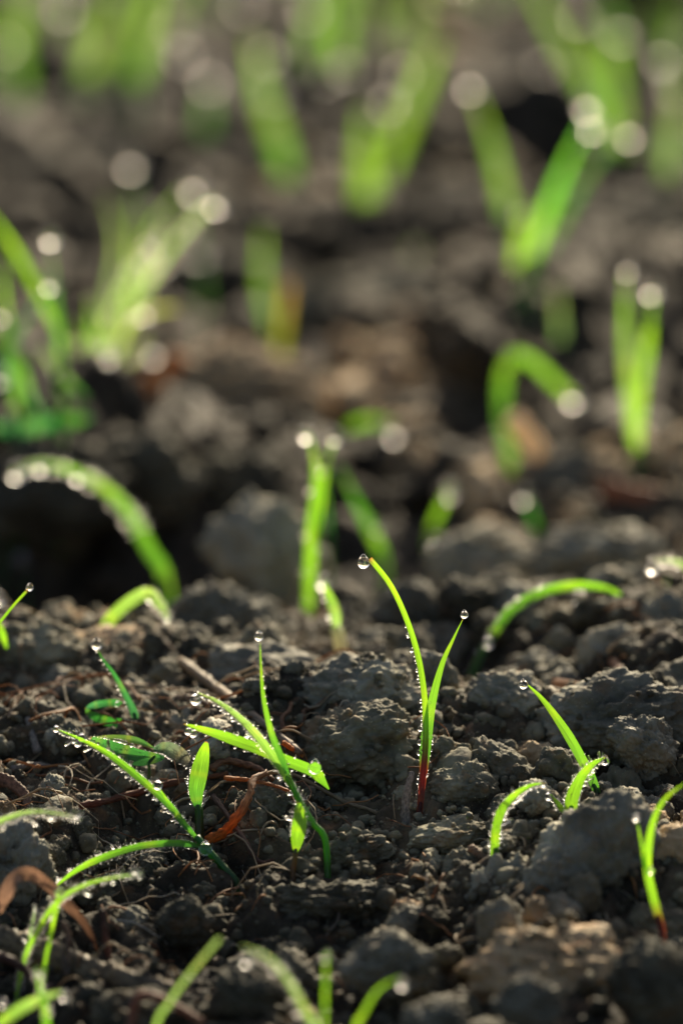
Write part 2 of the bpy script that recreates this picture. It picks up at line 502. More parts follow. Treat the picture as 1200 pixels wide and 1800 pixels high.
def tube(name, parent, pts, rad, w=None, c0=GREEN, c1=None, mat=None, n=26, taper=.5, k=9, red=0, rough=0.0, flat=1.0, world=False):
    c1 = c1 or c0
    if world:
        P = np.array(pts, float)
    else:
        P = np.array([unproj(p[0], p[1], (w if w else 0) + (p[2] if len(p) > 2 else 0)) for p in pts])
    S = spline(P, n)
    T = np.gradient(S, axis=0); T /= np.linalg.norm(T, axis=1)[:, None]
    a = np.cross(T, -cF[None]); a /= np.linalg.norm(a, axis=1)[:, None]
    b = np.cross(a, T)
    v = np.linspace(0, 1, n)
    r = rad * (1 - taper * v)
    V, U, Cc = [], [], []
    seed = int(abs(P[0][0] * 997 + P[0][2] * 331))
    g = np.random.default_rng(seed)
    ns = 1 + rough * g.normal(size=(n, k)) if rough else np.ones((n, k))
    for i in range(n):
        for j in range(k):
            th = 2 * math.pi * j / k
            V.append(S[i] + (a[i] * math.cos(th) + b[i] * math.sin(th) * flat) * r[i] * ns[i, j])
            U.append((j / k, v[i] * 6))
            cc = np.array(c0) * (1 - v[i]) + np.array(c1) * v[i]
            if red > 0:
                q = np.clip((red - v[i]) / max(red * .4, 1e-3), 0, 1)
                cc = cc * (1 - q) + np.array(RED) * q
            Cc.append(cc)
    F = [[i * k + j, i * k + (j + 1) % k, (i + 1) * k + (j + 1) % k, (i + 1) * k + j] for i in range(n - 1) for j in range(k)]
    base = len(V)
    V.append(S[0] - T[0] * r[0] * .5); V.append(S[-1] + T[-1] * r[-1] * .5)
    U += [(0, 0), (0, 6)]; Cc += [c0, c1]
    for j in range(k):
        F.append([base, (j + 1) % k, j, j]); F.append([base + 1, (n - 1) * k + j, (n - 1) * k + (j + 1) % k, (n - 1) * k + (j + 1) % k])
    # degenerate quads become triangles on validate
    Ft = []
    for q in F:
        if q[2] == q[3]:
            Ft.append(q[:3])
        else:
            Ft.append([q[0], q[1], q[2]]); Ft.append([q[0], q[2], q[3]])
    return mesh_obj(name, V, Ft, mat or M_leaf, parent, True, U, Cc), dict(S=S, T=T, v=v, r=r)

def root_empty(name, x, y, z):
    o = bpy.data.objects.new(name, None)
    o.empty_display_size = .2
    col.objects.link(o)
    o.location = (x, y, z)
    return o

def reparent(o, root):
    o.parent = root
    o.matrix_parent_inverse = Matrix.Translation(-Vector(root.location))

# dew: round beads along the edges and bristling hairs with water at their ends
IV2, IF2 = ico(2)
IV1, IF1 = ico(1)
def bead_cloud(items, name, label):
    V, F, o = [], [], 0
    for (p, r, ax, el) in items:
        q = IV2 * r
        if el > 1:
            q = q + np.outer(q @ ax, ax) * (el - 1)
        V.append(q + p); F.append(IF2 + o); o += len(IV2)
    ob = mesh_obj(name, np.vstack(V), np.vstack(F), M_bead)
    tag(ob, label, 'dew', None, 'stuff')
    return ob

def beads_on(info, a, b, step_px=9, r_px=2.1, sides=(-1, 1), el=1.0, face=0, jit=.35, gap=0.0):
    items = []
    S, side, nn, hw, v, w = info['S'], info['side'], info['nn'], info['hw'], info['v'], info['w']
    u = w / FPX
    L = np.concatenate([[0], np.cumsum(np.linalg.norm(S[1:] - S[:-1], axis=1))])
    s = L[-1] * a
    while s < L[-1] * b:
        for sg in sides:
            if rng.uniform() < (gap + .06 if el > 1 else gap): continue
            ss = s + rng.uniform(-1, 1) * jit * step_px * u
            p = np.array([np.interp(ss, L, S[:, i]) for i in range(3)])
            sd_ = np.array([np.interp(ss, L, side[:, i]) for i in range(3)])
            n_ = np.array([np.interp(ss, L, nn[:, i]) for i in range(3)])
            t_ = np.array([np.interp(ss, L, info['T'][:, i]) for i in range(3)])
            h = np.interp(ss, L, hw)
            if math.sin(ss * 9.1) + math.sin(ss * 23.7 + 1) > 1.25 and el == 1: continue
            r = r_px * u * (.55 + 1.0 * rng.uniform() ** 2.2 + (rng.uniform() < .05) * 1.0)
            ax = sd_ * sg + t_ * rng.uniform(.2, .9) + n_ * rng.uniform(-.5, .5); ax /= np.linalg.norm(ax)
            e = el * 1.4 * rng.uniform(.35, 1.4) if el > 1 else 1
            if el > 1: r *= .72
            items.append((p + sd_ * sg * h + n_ * info['fold'] * h + ax * r * (e * .8), r, ax, e))
        for _ in range(face):
            ss = s + rng.uniform(-1, 1) * step_px * u
            p = np.array([np.interp(ss, L, S[:, i]) for i in range(3)])
            sd_ = np.array([np.interp(ss, L, side[:, i]) for i in range(3)])
            n_ = np.array([np.interp(ss, L, nn[:, i]) for i in range(3)])
            h = np.interp(ss, L, hw); c = rng.uniform(-.8, .8)
            r = r_px * u * rng.uniform(.6, 1.2)
            items.append((p + sd_ * c * h + n_ * (info['fold'] * abs(c) * h + r * .6), r, n_, 1))
        s += step_px * u * (.6 if el > 1 else 1)
    return items

# drops
def drop_mesh():
    n, k = 22, 28
    V, F = [(0, 0, 1.38)], []
    for i in range(1, n):
        t = math.pi * i / n
        z = math.cos(t)
        r = math.sin(t) * (1 if z < 0 else 1 - .22 * z ** 1.5)
        z2 = z * (.97 if z < 0 else 1 + .38 * z ** 3)
        for j in range(k):
            V.append((r * math.cos(2 * math.pi * j / k), r * math.sin(2 * math.pi * j / k), z2))
    V.append((0, 0, -.97))
    for j in range(k):
        F.append([0, 1 + j, 1 + (j + 1) % k])
        F.append([len(V) - 1, 1 + (n - 2) * k + (j + 1) % k, 1 + (n - 2) * k + j])
    for i in range(n - 2):
        for j in range(k):
            a, b_, c, d = 1 + i * k + j, 1 + i * k + (j + 1) % k, 1 + (i + 1) * k + (j + 1) % k, 1 + (i + 1) * k + j
            F.append([a, c, b_]); F.append([a, d, c])
    F = [[f[0], f[2], f[1]] if i < 2 * k and False else f for i, f in enumerate(F)]
    me = bpy.data.meshes.new('dew_drop')
    me.from_pydata(V, [], F); me.update()
    bm = bmesh.new(); bm.from_mesh(me); bmesh.ops.recalc_face_normals(bm, faces=bm.faces); bm.to_mesh(me); bm.free()
    for p in me.polygons: p.use_smooth = True
    me.materials.append(M_water)
    return me
DROP = drop_mesh()
def drop(px, py, r_px, w, label, stretch=1.0):
    o = bpy.data.objects.new('dew_drop', DROP)
    col.objects.link(o)
    p = unproj(px, py, w)
    r = r_px * w / FPX
    if w > 63: r = min(r, (.088 + .0009 * (w - 63)) if w < 90 else .118) * rng.uniform(.80, 1.12)
    if w > 62.5 or w < 57.2:
        o.material_slots[0].link = 'OBJECT'; o.material_slots[0].material = M_bead
    o.location = p
    o.scale = (r * rng.uniform(.95, 1.05), r * rng.uniform(.95, 1.05), r * stretch)
    o.rotation_euler = (rng.uniform(-.12, .12), rng.uniform(-.12, .12), 0)
    tag(o, label, 'dew drop')
    return o

def plant(label, w, leaves, cat='seedling', name='grass_seedling', group=None, drops=(), base=None, beads_label=None, sink=True, w_ground=None):
    """leaves: list of dicts; the first leaf's first point is the foot of the plant"""
    fx, fy = base or leaves[0]['p'][0][:2]
    if 55.5 < w < 66.5 and sink:
        g_ = min(gw(l['p'][0][0], l['p'][0][1]) for l in leaves if l.get('foot', l is leaves[0]))
        if g_ < w + .02 and w - g_ < (1.2 if w < 62 else 2.2):
            print('shift', label[:40], round(w - g_, 2)); w = g_ - .04
    foot = unproj(fx, fy, w)
    root = root_empty(name, *foot)
    tag(root, label, cat, group)
    its = []; stems = []
    for i, l in enumerate(leaves):
        l = dict(l)
        pts = list(l.pop('p'))
        kind = l.pop('kind', 'leaf')
        b = l.pop('bead', None)
        foot_here = l.pop('foot', i == 0)
        lw = w + l.pop('dw', 0)
        if foot_here and sink:
            x0, y0 = pts[0][:2]
            x1, y1 = pts[1][:2]
            p0 = unproj(x0, y0, lw + (pts[0][2] if len(pts[0]) > 2 else 0))
            gap_ = p0[2] - H(p0[0], p0[1])[0]
            dep = max(.35, gap_ + .3) * FPX / lw
            pts = [(x0 + (x0 - x1) * .25, y0 + dep * 1.0) + tuple(pts[0][2:])] + pts
            ch = [math.hypot(pts[j + 1][0] - pts[j][0], pts[j + 1][1] - pts[j][1]) for j in range(len(pts) - 1)]
            fr = ch[0] / sum(ch)
            if kind != 'stem':
                rd = l.get('red', 0)
                q0, q1, q2 = pts[0], pts[1], pts[2]
                t_ = .5 if rd else .22
                q3 = tuple(q1[j] + (q2[j] - q1[j]) * t_ for j in range(min(len(q1), len(q2))))
                o, _ = tube('stem', None, [q0, q1, q3], l.get('wd', 16) * (.34 if rd else .26) * lw / FPX, lw, c0=RED if rd else DEEP, c1=RED if rd else l.get('c0', GREEN), taper=.35, n=12)
                stems.append(o)
            if l.get('red', 0): l['red'] = fr + l['red'] * (1 - fr)
            PROTECT.append((x0, y0, lw, 14))
        for q in pts:
            PROTECT.append((q[0], q[1], lw - .05, 10))
        if kind == 'stem':
            rad = l.pop('wd', 10) * .5 * lw / FPX
            o, info = tube('stem', None, pts, rad, lw, **l)
        else:
            o, info = blade('leaf' if kind == 'leaf' else kind, None, pts, l.pop('wd', 16), lw, **l)
            if b:
                for bb in (b if isinstance(b, list) else [b]):
                    its += beads_on(info, **bb)
        reparent(o, root)
    for o in stems:
        reparent(o, root)
    for d in drops:
        drop(d[0], d[1], d[2], w + (d[4] if len(d) > 4 else 0), d[3], d[5] if len(d) > 5 else 1.0)
    if its:
        bead_cloud(its, 'dew_beads', beads_label or ('fine dew beads along the ' + label))
    return root

# ------------------------------------------------------------------ the sharp seedlings
plant('tall two-leaved seedling with red foot standing upright at the centre of the picture', 60.0, [
    dict(p=[(737, 1432), (741, 1390), (746, 1335), (748, 1290), (746, 1225), (735, 1155), (715, 1090), (686, 1028), (650, 982)], wd=13, prof='stemleaf', c0=GREEN, c1=LIME, red=.38, fold=.35, twist=.1,
         bead=[dict(a=.14, b=.64, step_px=7, r_px=2.6, sides=(-1,), el=1.0), dict(a=.18, b=.50, step_px=9, r_px=2.3, sides=(1,), gap=.25), dict(a=.66, b=.76, step_px=11, r_px=2.8, sides=(-1,), gap=.1)]),
    dict(p=[(742, 1395), (747, 1320), (757, 1245), (776, 1170), (798, 1120), (814, 1087)], wd=21, prof='spear', c0=DEEP, c1=LIME, fold=.2, dw=.03, red=.2,
         bead=[dict(a=.1, b=.3, step_px=9, r_px=2.2, sides=(1,))]),
], drops=[(639, 989, 11.5, 'large clear dew drop hanging at the bent tip of the tall centre seedling'),
          (816, 1081, 7, 'small dew drop on the point of the centre seedling\'s shorter right leaf')],
   beads_label='rows of round dew beads down the stem of the tall centre seedling')

plant('many-leaved seedling left of centre with an upright needle leaf and two leaves spreading left', 59.6, [
    dict(kind='stem', p=[(572, 1480), (552, 1450), (530, 1415), (505, 1365)], wd=12, c0=DEEP, c1=GREEN, taper=.1),
    dict(p=[(515, 1385), (498, 1340), (478, 1290), (464, 1230), (459, 1175), (457, 1126)], wd=15, prof='spear', c0=DEEP, c1=LIME, foot=False, dw=-.08, fold=.35, twist=.3,
         bead=[dict(a=.1, b=.85, step_px=14, r_px=2.3, sides=(1,), gap=.35)]),
    dict(p=[(538, 1425), (505, 1370), (470, 1315), (430, 1270), (385, 1235), (342, 1216)], wd=16, prof='leaf', c0=GREEN, c1=PALE, foot=False, fold=.3,
         bead=[dict(a=.05, b=1, step_px=6, r_px=2.2, el=1.7), dict(a=.6, b=1, step_px=7, r_px=2.3, face=2, sides=())]),
    dict(p=[(578, 1388, .3), (564, 1370, .2), (550, 1356), (500, 1336), (440, 1311), (380, 1290), (323, 1273)], wd=22, prof='arch', c0=(.09, .26, .012), c1=(.17, .36, .014), foot=False, dw=.12, fold=.18,
         bead=[dict(a=.1, b=1, step_px=13, r_px=2.0, gap=.2)]),
    dict(kind='stem', p=[(515, 1532), (518, 1512), (520, 1492)], wd=11, c0=RED, c1=(.10, .10, .012), foot=True, dw=-.1, taper=.2),
    dict(p=[(519, 1500), (523, 1470), (527, 1440), (524, 1410)], wd=30, prof='bulge', c0=GREEN, c1=GREEN, foot=False, dw=-.12, fold=.25,
         bead=[dict(a=.3, b=1, step_px=6, r_px=1.9, el=2.6)]),
], base=(540, 1480), drops=[(455, 1119, 8.5, 'clear dew drop topping the upright needle leaf left of centre', -.08),
          (344, 1230, 10.5, 'bright dew drop under the upper left-spreading leaf tip'),
          (331, 1286, 7, 'small dew drop at the tip of the broad left-spreading leaf', .12),
          (340, 1290, 7.5, 'round dew drop hanging just behind the broad left leaf tip', .12),
          (553, 1350, 12, 'dew drop sitting where the broad leaf folds over at its right end', .0)],
   beads_label='bristling dew on the many-leaved seedling left of centre')

plant('straight diagonal seedling at left whose second leaf arches down to the left', 59.3, [
    dict(kind='stem', p=[(416, 1556), (392, 1525), (362, 1492), (345, 1472)], wd=15, c0=DEEP, c1=DEEP, taper=.1),
    dict(p=[(358, 1490), (330, 1455), (292, 1410), (245, 1368), (190, 1325), (140, 1299), (97, 1281)], wd=15, prof='leaf', c0=DEEP, c1=GREEN, foot=False, fold=.45,
         bead=[dict(a=.1, b=1, step_px=6, r_px=2.0, el=1.9)]),
    dict(p=[(335, 1465), (312, 1435), (294, 1408), (279, 1384)], wd=13, prof='spear', c0=DEEP, c1=GREEN, foot=False, dw=-.08),
    dict(p=[(362, 1492, 0), (330, 1484, -.1), (290, 1483, -.2), (240, 1489, -.3), (180, 1508, -.4), (135, 1530, -.4), (96, 1560, -.3)], wd=14, prof='arch', c0=DEEP, c1=GREEN, foot=False, fold=.3,
         bead=[dict(a=.08, b=1, step_px=7, r_px=1.9, el=2.0)]),
], drops=[(99, 1282, 6, 'small dew drop on the far left tip of the diagonal seedling'),
          (131, 1292, 8, 'first round drop sitting on top of the diagonal leaf near its tip'),
          (144, 1297, 7.5, 'second round drop on the diagonal leaf, just right of the first', -.05),
          (137, 1307, 7, 'dew drop hanging below the pair near the diagonal leaf tip', .05),
          (277, 1381, 8.5, 'clear dew drop on the short side leaf of the diagonal seedling', -.08),
          (361, 1493, 12, 'dark dew drop clasping the joint of the diagonal seedling', -.12)],
   beads_label='bristling dew along the diagonal seedling at left')

plant('bristly pale leaf arching in from the left edge above the dark bank', 57.4, [
    dict(p=[(-60, 1500), (-20, 1456), (20, 1436), (62, 1427), (105, 1431), (143, 1441)], wd=17, prof='leaf', c0=GREEN, c1=PALE, fold=.5,
         bead=[dict(a=.2, b=1, step_px=5, r_px=2.4, el=2.2, face=1)]),
], drops=[(133, 1432, 9, 'round dew drop near the end of the leaf arching in from the left edge')],
   beads_label='bristling dew on the leaf from the left edge')

plant('curving bristly seedling at lower left bending over to the right', 57.4, [
    dict(p=[(28, 1770), (42, 1690), (70, 1630), (105, 1582), (150, 1556), (200, 1543), (250, 1537)], wd=14, prof='leaf', c0=GREEN, c1=LIME, fold=.45,
         bead=[dict(a=.15, b=1, step_px=7, r_px=2.8, el=1.7)]),
], drops=[(238, 1531, 7, 'dew drop on the tip of the curving seedling at lower left')],
   beads_label='bristling dew on the curving seedling at lower left')
plant('straight upright needle leaf crossing the curving seedling at lower left', 57.0, [
    dict(p=[(78, 1710), (88, 1650), (97, 1605), (104, 1572)], wd=14, prof='stemleaf', c0=GREEN, c1=LIME)],
    name='grass_seedling', cat='seedling', drops=[(104, 1570, 9, 'blurred dew drop topping the straight needle at lower left')])
plant('short spiky blade at the left with a white drop, beside the dried bent leaf', 57.8, [
    dict(p=[(40, 1700), (50, 1655), (58, 1620), (63, 1592)], wd=11, prof='spear', c0=DEEP, c1=GREEN,
         bead=[dict(a=.2, b=1, step_px=7, r_px=1.8, el=1.8)])],
    name='grass_seedling', cat='seedling', drops=[(62, 1597, 5, 'tiny dew drop on the short spiky blade at left')],
    beads_label='fine dew on the short spiky blade at the left')
plant('thick blurred tuft of two blades in the bottom left corner', 55.2, [
    dict(p=[(82, 1830), (80, 1780), (70, 1735), (64, 1700)], wd=24, prof='leaf', c0=DEEP, c1=GREEN, bead=[dict(a=.1, b=1, step_px=14, r_px=4)]),
    dict(p=[(-30, 1825), (20, 1785), (60, 1762), (112, 1742)], wd=30, prof='leaf', c0=GREEN, c1=PALE, foot=False)],
    drops=[(112, 1752, 9, 'bright white drop on the thick tuft in the bottom left corner'), (5, 1765, 8, 'bright drop at the very left edge near the bottom corner')],
    beads_label='dew on the thick tuft in the bottom left corner')
plant('out-of-focus slanting blade at the bottom between the left corner and the centre', 54.0, [
    dict(p=[(270, 1830), (300, 1760), (340, 1705), (386, 1650)], wd=20, prof='stemleaf', c0=GREEN, c1=PALE)], name='grass_seedling', cat='seedling')
plant('blurred seedling at the bottom edge leaning left with a shining tip drop', 53.6, [
    dict(p=[(560, 1840), (535, 1775), (500, 1715), (465, 1680), (425, 1664)], wd=26, prof='leaf', c0=GREEN, c1=PALE, bead=[dict(a=.3, b=.95, step_px=13, r_px=3.4, face=1)]),
    dict(p=[(570, 1810), (571, 1760), (572, 1715), (573, 1680)], wd=16, prof='stemleaf', c0=GREEN, c1=GREEN, foot=False)],
    drops=[(432, 1689, 10, 'shining drop at the left tip of the blurred bottom-edge seedling'), (573, 1683, 9, 'drop on top of the short upright blade at the bottom edge')],
    beads_label='dew on the blurred seedling at the bottom edge')
plant('bright blurred blade at the bottom edge curving up to the right', 53.6, [
    dict(p=[(622, 1830), (640, 1780), (665, 1740), (703, 1718)], wd=24, prof='leaf', c0=GREEN, c1=LIME)], name='grass_seedling', cat='seedling',
    drops=[(707, 1731, 9.5, 'shining drop on the blade curving up at the bottom centre')])
plant('bright seedling with red foot growing out of soil at the lower right edge', 57.1, [
    dict(p=[(1163, 1640), (1148, 1580), (1137, 1520), (1146, 1450), (1168, 1405), (1205, 1376)], wd=21, prof='leaf', c0=GREEN, c1=LIME, red=.2, fold=.3),
    dict(p=[(1137, 1540), (1128, 1490), (1119, 1442)], wd=13, prof='spear', c0=GREEN, c1=GREEN, foot=False)],
    drops=[(1118, 1438, 7, 'pale drop on the small side leaf at the lower right edge'), (1144, 1532, 6, 'drop caught in the fork of the lower right seedling', -.1)])
plant('bristly bow-shaped seedling growing on the flat-topped clod at right', 59.1, [
    dict(p=[(869, 1502), (872, 1455), (884, 1420), (908, 1395), (933, 1381), (957, 1377)], wd=19, prof='leaf', c0=GREEN, c1=GREEN, fold=.35,
         bead=[dict(a=.12, b=1, step_px=6, r_px=2.1, el=2.2), dict(a=.2, b=1, step_px=12, r_px=2.0, face=1, sides=())])],
    drops=[(955, 1379, 5.5, 'tiny drop at the tip of the bow-shaped seedling at right'), (881, 1416, 4.5, 'tiny drop on the outer edge of the bow-shaped seedling')],
    beads_label='bristling dew on the bow-shaped seedling at right')
plant('short broad bristly seedling behind the big grey clod at right', 59.2, [
    dict(p=[(1003, 1424), (1008, 1395), (1022, 1365), (1042, 1343), (1066, 1331)], wd=26, prof='leaf', c0=GREEN, c1=GREEN, fold=.3,
         bead=[dict(a=.1, b=1, step_px=6, r_px=2.1, el=2.2), dict(a=.2, b=1, step_px=9, r_px=1.9, face=1, sides=())]),
    dict(p=[(993, 1432), (982, 1415), (972, 1403), (964, 1395)], wd=12, prof='spear', c0=GREEN, c1=GREEN, foot=False, bead=[dict(a=.1, b=1, step_px=6, r_px=2.0, el=1.8)])],
    drops=[(1063, 1338, 8, 'drop cupped in the curled tip of the broad bristly seedling at right'), (964, 1401, 7.5, 'drop on the tiny side leaf beside the broad bristly seedling')],
    beads_label='bristling dew on the broad seedling at right')
plant('smooth straight blade at right leaning up to the left', 60.3, [
    dict(p=[(1048, 1392), (1022, 1335), (990, 1280), (955, 1232), (924, 1201)], wd=19, prof='leaf', c0=DEEP, c1=LIME, fold=.25,
         bead=[dict(a=.15, b=.6, step_px=22, r_px=2, sides=(1,), gap=.2)])], name='grass_seedling', cat='seedling',
    drops=[(920, 1204, 8, 'dew drop at the upper left end of the smooth straight blade at right')], beads_label='sparse beads on the smooth straight blade at right')
plant('small pointed shoot standing between the diagonal seedling and the orange leaf', 59.9, [
    dict(kind='stem', p=[(350, 1470), (350, 1440), (349, 1412)], wd=18, c0=RED, c1=DEEP, taper=.2),
    dict(p=[(349, 1425), (345, 1392), (352, 1350), (363, 1304)], wd=33, prof='bulge', c0=DEEP, c1=LIME, foot=False, fold=.25, dw=-.05,
         bead=[dict(a=.1, b=.8, step_px=6, r_px=1.8, el=1.6, sides=(-1,)), dict(a=0, b=.3, step_px=5, r_px=1.8, el=3, sides=(1,))]),
], name='leaf_shoot', cat='shoot', beads_label='bristling dew on the small pointed shoot')

# broad leaves lying low at left
plant('low weed with a dark green folded leaf and a silvery leaf, behind the diagonal seedling', 60.6, [
    dict(kind='stem', p=[(262, 1360), (262, 1340), (272, 1330)], wd=7, c0=RED, c1=DEEP, taper=.3),
    dict(p=[(288, 1332), (245, 1332), (200, 1318), (158, 1298)], wd=36, prof='bulge', c0=(.018, .085, .016), c1=(.03, .14, .022), foot=False, fold=.5, bead=[dict(a=0, b=1, step_px=6, r_px=2.4, face=2, sides=(1,))]),
    dict(p=[(270, 1315, .1), (240, 1302, .2), (205, 1298, .2), (160, 1298, .1)], wd=15, prof='bulge', c0=(.025, .10, .02), c1=(.08, .12, .02), foot=False, fold=.5),
    dict(kind='leaf', p=[(270, 1318), (290, 1316), (312, 1326), (342, 1347)], wd=30, prof='bulge', c0=(.05, .12, .05), c1=(.14, .12, .09), foot=False, fold=.45, twist=.25, bead=[dict(a=.05, b=.98, step_px=3, r_px=1.7, face=5, sides=(1, -1))]),
], name='weed_seedling', cat='weed', beads_label='silvery film of dew on the low weed at left')
plant('small blurred weed with looped dark leaves on the left slope', 61.9, [
    dict(p=[(238, 1262), (222, 1225), (200, 1185), (180, 1158), (168, 1135)], wd=17, prof='spear', c0=BLUE, c1=DEEP, bead=[dict(a=.4, b=.95, step_px=11, r_px=3, sides=(-1,), face=0)]),
    dict(p=[(228, 1272), (195, 1270), (160, 1256), (150, 1246)], wd=20, prof='arch', c0=DEEP, c1=DEEP, foot=False),
    dict(p=[(215, 1236), (190, 1236), (165, 1240), (150, 1246)], wd=16, prof='arch', c0=DEEP, c1=BLUE, foot=False, dw=.1),
], name='weed_seedling', cat='weed', drops=[(170, 1133, 9.5, 'bright drop topping the small blurred weed on the left slope'), (206, 1238, 5, 'faint drop in the loop of the blurred weed')],
   beads_label='dew on the small blurred weed on the left slope')
plant('thin stalk rising from the left edge with a drop on its tip', 61.0, [
    dict(p=[(-30, 1135), (0, 1094), (25, 1063), (50, 1036)], wd=8, prof='stemleaf', c0=GREEN, c1=GREEN, bead=[dict(a=.3, b=.6, step_px=8, r_px=2)]),
    dict(p=[(12, 1140), (0, 1105), (-14, 1080)], wd=18, prof='leaf', c0=GREEN, c1=GREEN, foot=False, dw=2.2)],
    drops=[(52, 1033, 6.5, 'small sharp drop on the thin stalk from the left edge'), (-4, 1052, 16, 'bright blurred drop cut by the left edge', 5.5)],
    beads_label='beads on the thin stalk from the left edge')

# ------------------------------------------------------------------ softly blurred middle distance
plant('long blurred blade arching right over the clods at the right', 65.6, [
    dict(p=[(826, 1203), (838, 1165), (858, 1128), (895, 1075), (945, 1043), (1000, 1030), (1055, 1032), (1095, 1050), (1118, 1078)], wd=24, prof='arch', c0=DEEP, c1=GREEN, fold=.35, n=46,
         bead=[dict(a=.1, b=.62, step_px=9, r_px=3.0, face=2, sides=(-1,)), dict(a=.3, b=.55, step_px=9, r_px=3.6, face=2, sides=())])],
    drops=[(1018, 1052, 15, 'large white drop hanging under the top of the long arching blade at right', .2),
           (857, 1130, 11, 'shining drop on the left limb of the long arching blade', -.3)],
    beads_label='blurred dew beads along the long arching blade at right')
plant('blurred leaf bent double on the left ridge above the sharp seedlings', 66.2, [
    dict(p=[(188, 1100), (210, 1072), (240, 1050), (262, 1044), (280, 1062), (298, 1092)], wd=30, prof='arch', c0=LIME, c1=PALE, fold=.2, bead=[dict(a=.6, b=1, step_px=8, r_px=3.4, face=2)])],
    drops=[(266, 1052, 11.5, 'bright white drop on the bend of the blurred leaf on the left ridge', 0), (294, 1085, 9.5, 'second drop at the down-turned end of the bent leaf', 0)],
    beads_label='dew on the bent leaf on the left ridge')
plant('dark green blade arching left over the deep hollow at left', 71.6, [
    dict(p=[(292, 1030), (262, 965), (222, 895), (170, 848), (110, 822), (60, 816), (24, 832)], wd=40, prof='leaf', c0=DEEP, c1=GREEN, fold=.3,
         bead=[dict(a=.55, b=.98, step_px=11, r_px=4.5, face=1)])],
    drops=[(28, 832, 13, 'drop at the far end of the blade arching over the hollow'), (138, 836, 12, 'drop on the crown of the blade arching over the hollow'), (72, 820, 11, 'drop between the crown and the tip of the blade over the hollow')],
    beads_label='blurred dew along the blade arching over the hollow')
plant('tall pair of upright blades in soft blur just left of centre', 69.5, [
    dict(p=[(541, 1088), (544, 1010), (549, 930), (556, 860), (552, 800), (540, 760)], wd=34, prof='leaf', c0=GREEN, c1=GREEN, fold=.3, bead=[dict(a=.2, b=.9, step_px=60, r_px=4, sides=(-1, 1), gap=.4)]),
    dict(p=[(553, 960), (562, 890), (573, 820), (588, 772)], wd=26, prof='leaf', c0=GREEN, c1=GREEN, foot=False)],
    drops=[(539, 765, 13, 'left drop on the tall blurred pair of blades'), (588, 770, 12, 'right drop on the tall blurred pair of blades', .3), (569, 824, 13, 'drop lying in front of the tall blurred pair of blades', 1.8)],
    beads_label='sparse dew on the tall blurred pair of blades')
plant('dim slanting blade leaning against the tall blurred pair', 74.5, [
    dict(p=[(672, 985), (650, 930), (620, 870), (592, 815)], wd=36, prof='leaf', c0=GREEN, c1=DEEP)], name='grass_seedling', cat='seedling',
    drops=[(660, 925, 15, 'ring-like drop on the dim slanting blade')])
plant('short stubby blade with two drops, behind and right of the tall centre seedling', 75.3, [
    dict(p=[(752, 990), (760, 945), (772, 900), (790, 860)], wd=42, prof='leaf', c0=GREEN, c1=GREEN)], name='grass_seedling', cat='seedling',
    drops=[(790, 865, 16, 'upper ring-like drop on the short stubby blade', 0), (767, 955, 14, 'lower ring-like drop on the short stubby blade', -1)])
plant('dim dark blade topped by a round drop, below the bent double blade at right', 75.6, [
    dict(p=[(941, 935), (934, 905), (922, 872)], wd=34, prof='leaf', c0=DEEP, c1=DEEP)], name='grass_seedling', cat='seedling',
    drops=[(921, 872, 17, 'round drop on the dim dark blade at right')])
plant('pale blurred sprout with a brown foot between two clods left of the centre seedling', 64.6, [
    dict(kind='stem', p=[(594, 1192), (600, 1150), (592, 1105)], wd=28, c0=(.30, .19, .12), c1=(.45, .45, .30), taper=.15),
    dict(p=[(592, 1115), (588, 1075), (568, 1022)], wd=26, prof='leaf', c0=PALE, c1=GREEN, foot=False, bead=[dict(a=.1, b=.9, step_px=13, r_px=3, sides=(-1,))])],
    drops=[(568, 1023, 12, 'bright drop on the pale sprout with the brown foot', 3.0)], beads_label='dew on the pale sprout with the brown foot')
plant('dewy arched leaf coming in from the right edge above the clods', 66.0, [
    dict(p=[(1240, 1060), (1222, 1012), (1190, 988), (1145, 985)], wd=22, prof='leaf', c0=PALE, c1=PALE, bead=[dict(a=.25, b=1, step_px=8, r_px=3.6, face=2)])],
    drops=[(1146, 998, 11, 'white drop under the tip of the leaf from the right edge')], beads_label='dew on the leaf from the right edge')
plant('tiny dark green sprout at the right edge below the dewy leaf', 67.5, [
    dict(p=[(1168, 1062), (1170, 1035), (1172, 1015)], wd=16, prof='spear', c0=DEEP, c1=GREEN)], name='grass_seedling', cat='seedling')
plant('thick blade bent over like a hook at right with a drop on its end', 79.0, [
    dict(p=[(912, 868), (895, 800), (884, 730), (884, 670), (900, 628), (935, 636), (970, 668), (1004, 700)], wd=46, prof='stemleaf', c0=DEEP, c1=GREEN, fold=.2, n=44, bead=[dict(a=.5, b=.7, step_px=9, r_px=5.2, face=1, sides=())])],
    drops=[(1008, 699, 19, 'round drop at the end of the hook-shaped blade at right'), (896, 632, 19, 'pale drop on the bend of the hook-shaped blade')],
    beads_label='dew on the hook-shaped blade at right')
plant('upright bright pair of blades near the right edge', 76.5, [
    dict(p=[(1117, 800), (1108, 710), (1098, 600), (1098, 480)], wd=40, prof='leaf', c0=PALE, c1=GREEN, fold=.25),
    dict(p=[(1120, 790), (1124, 700), (1138, 600), (1146, 512)], wd=40, prof='leaf', c0=LIME, c1=GREEN, foot=False, dw=-.4)],
    drops=[(1146, 511, 19, 'bright drop on the upright pair of blades near the right edge'), (1103, 475, 8, 'faint drop on the left tip of that upright pair', .3)])
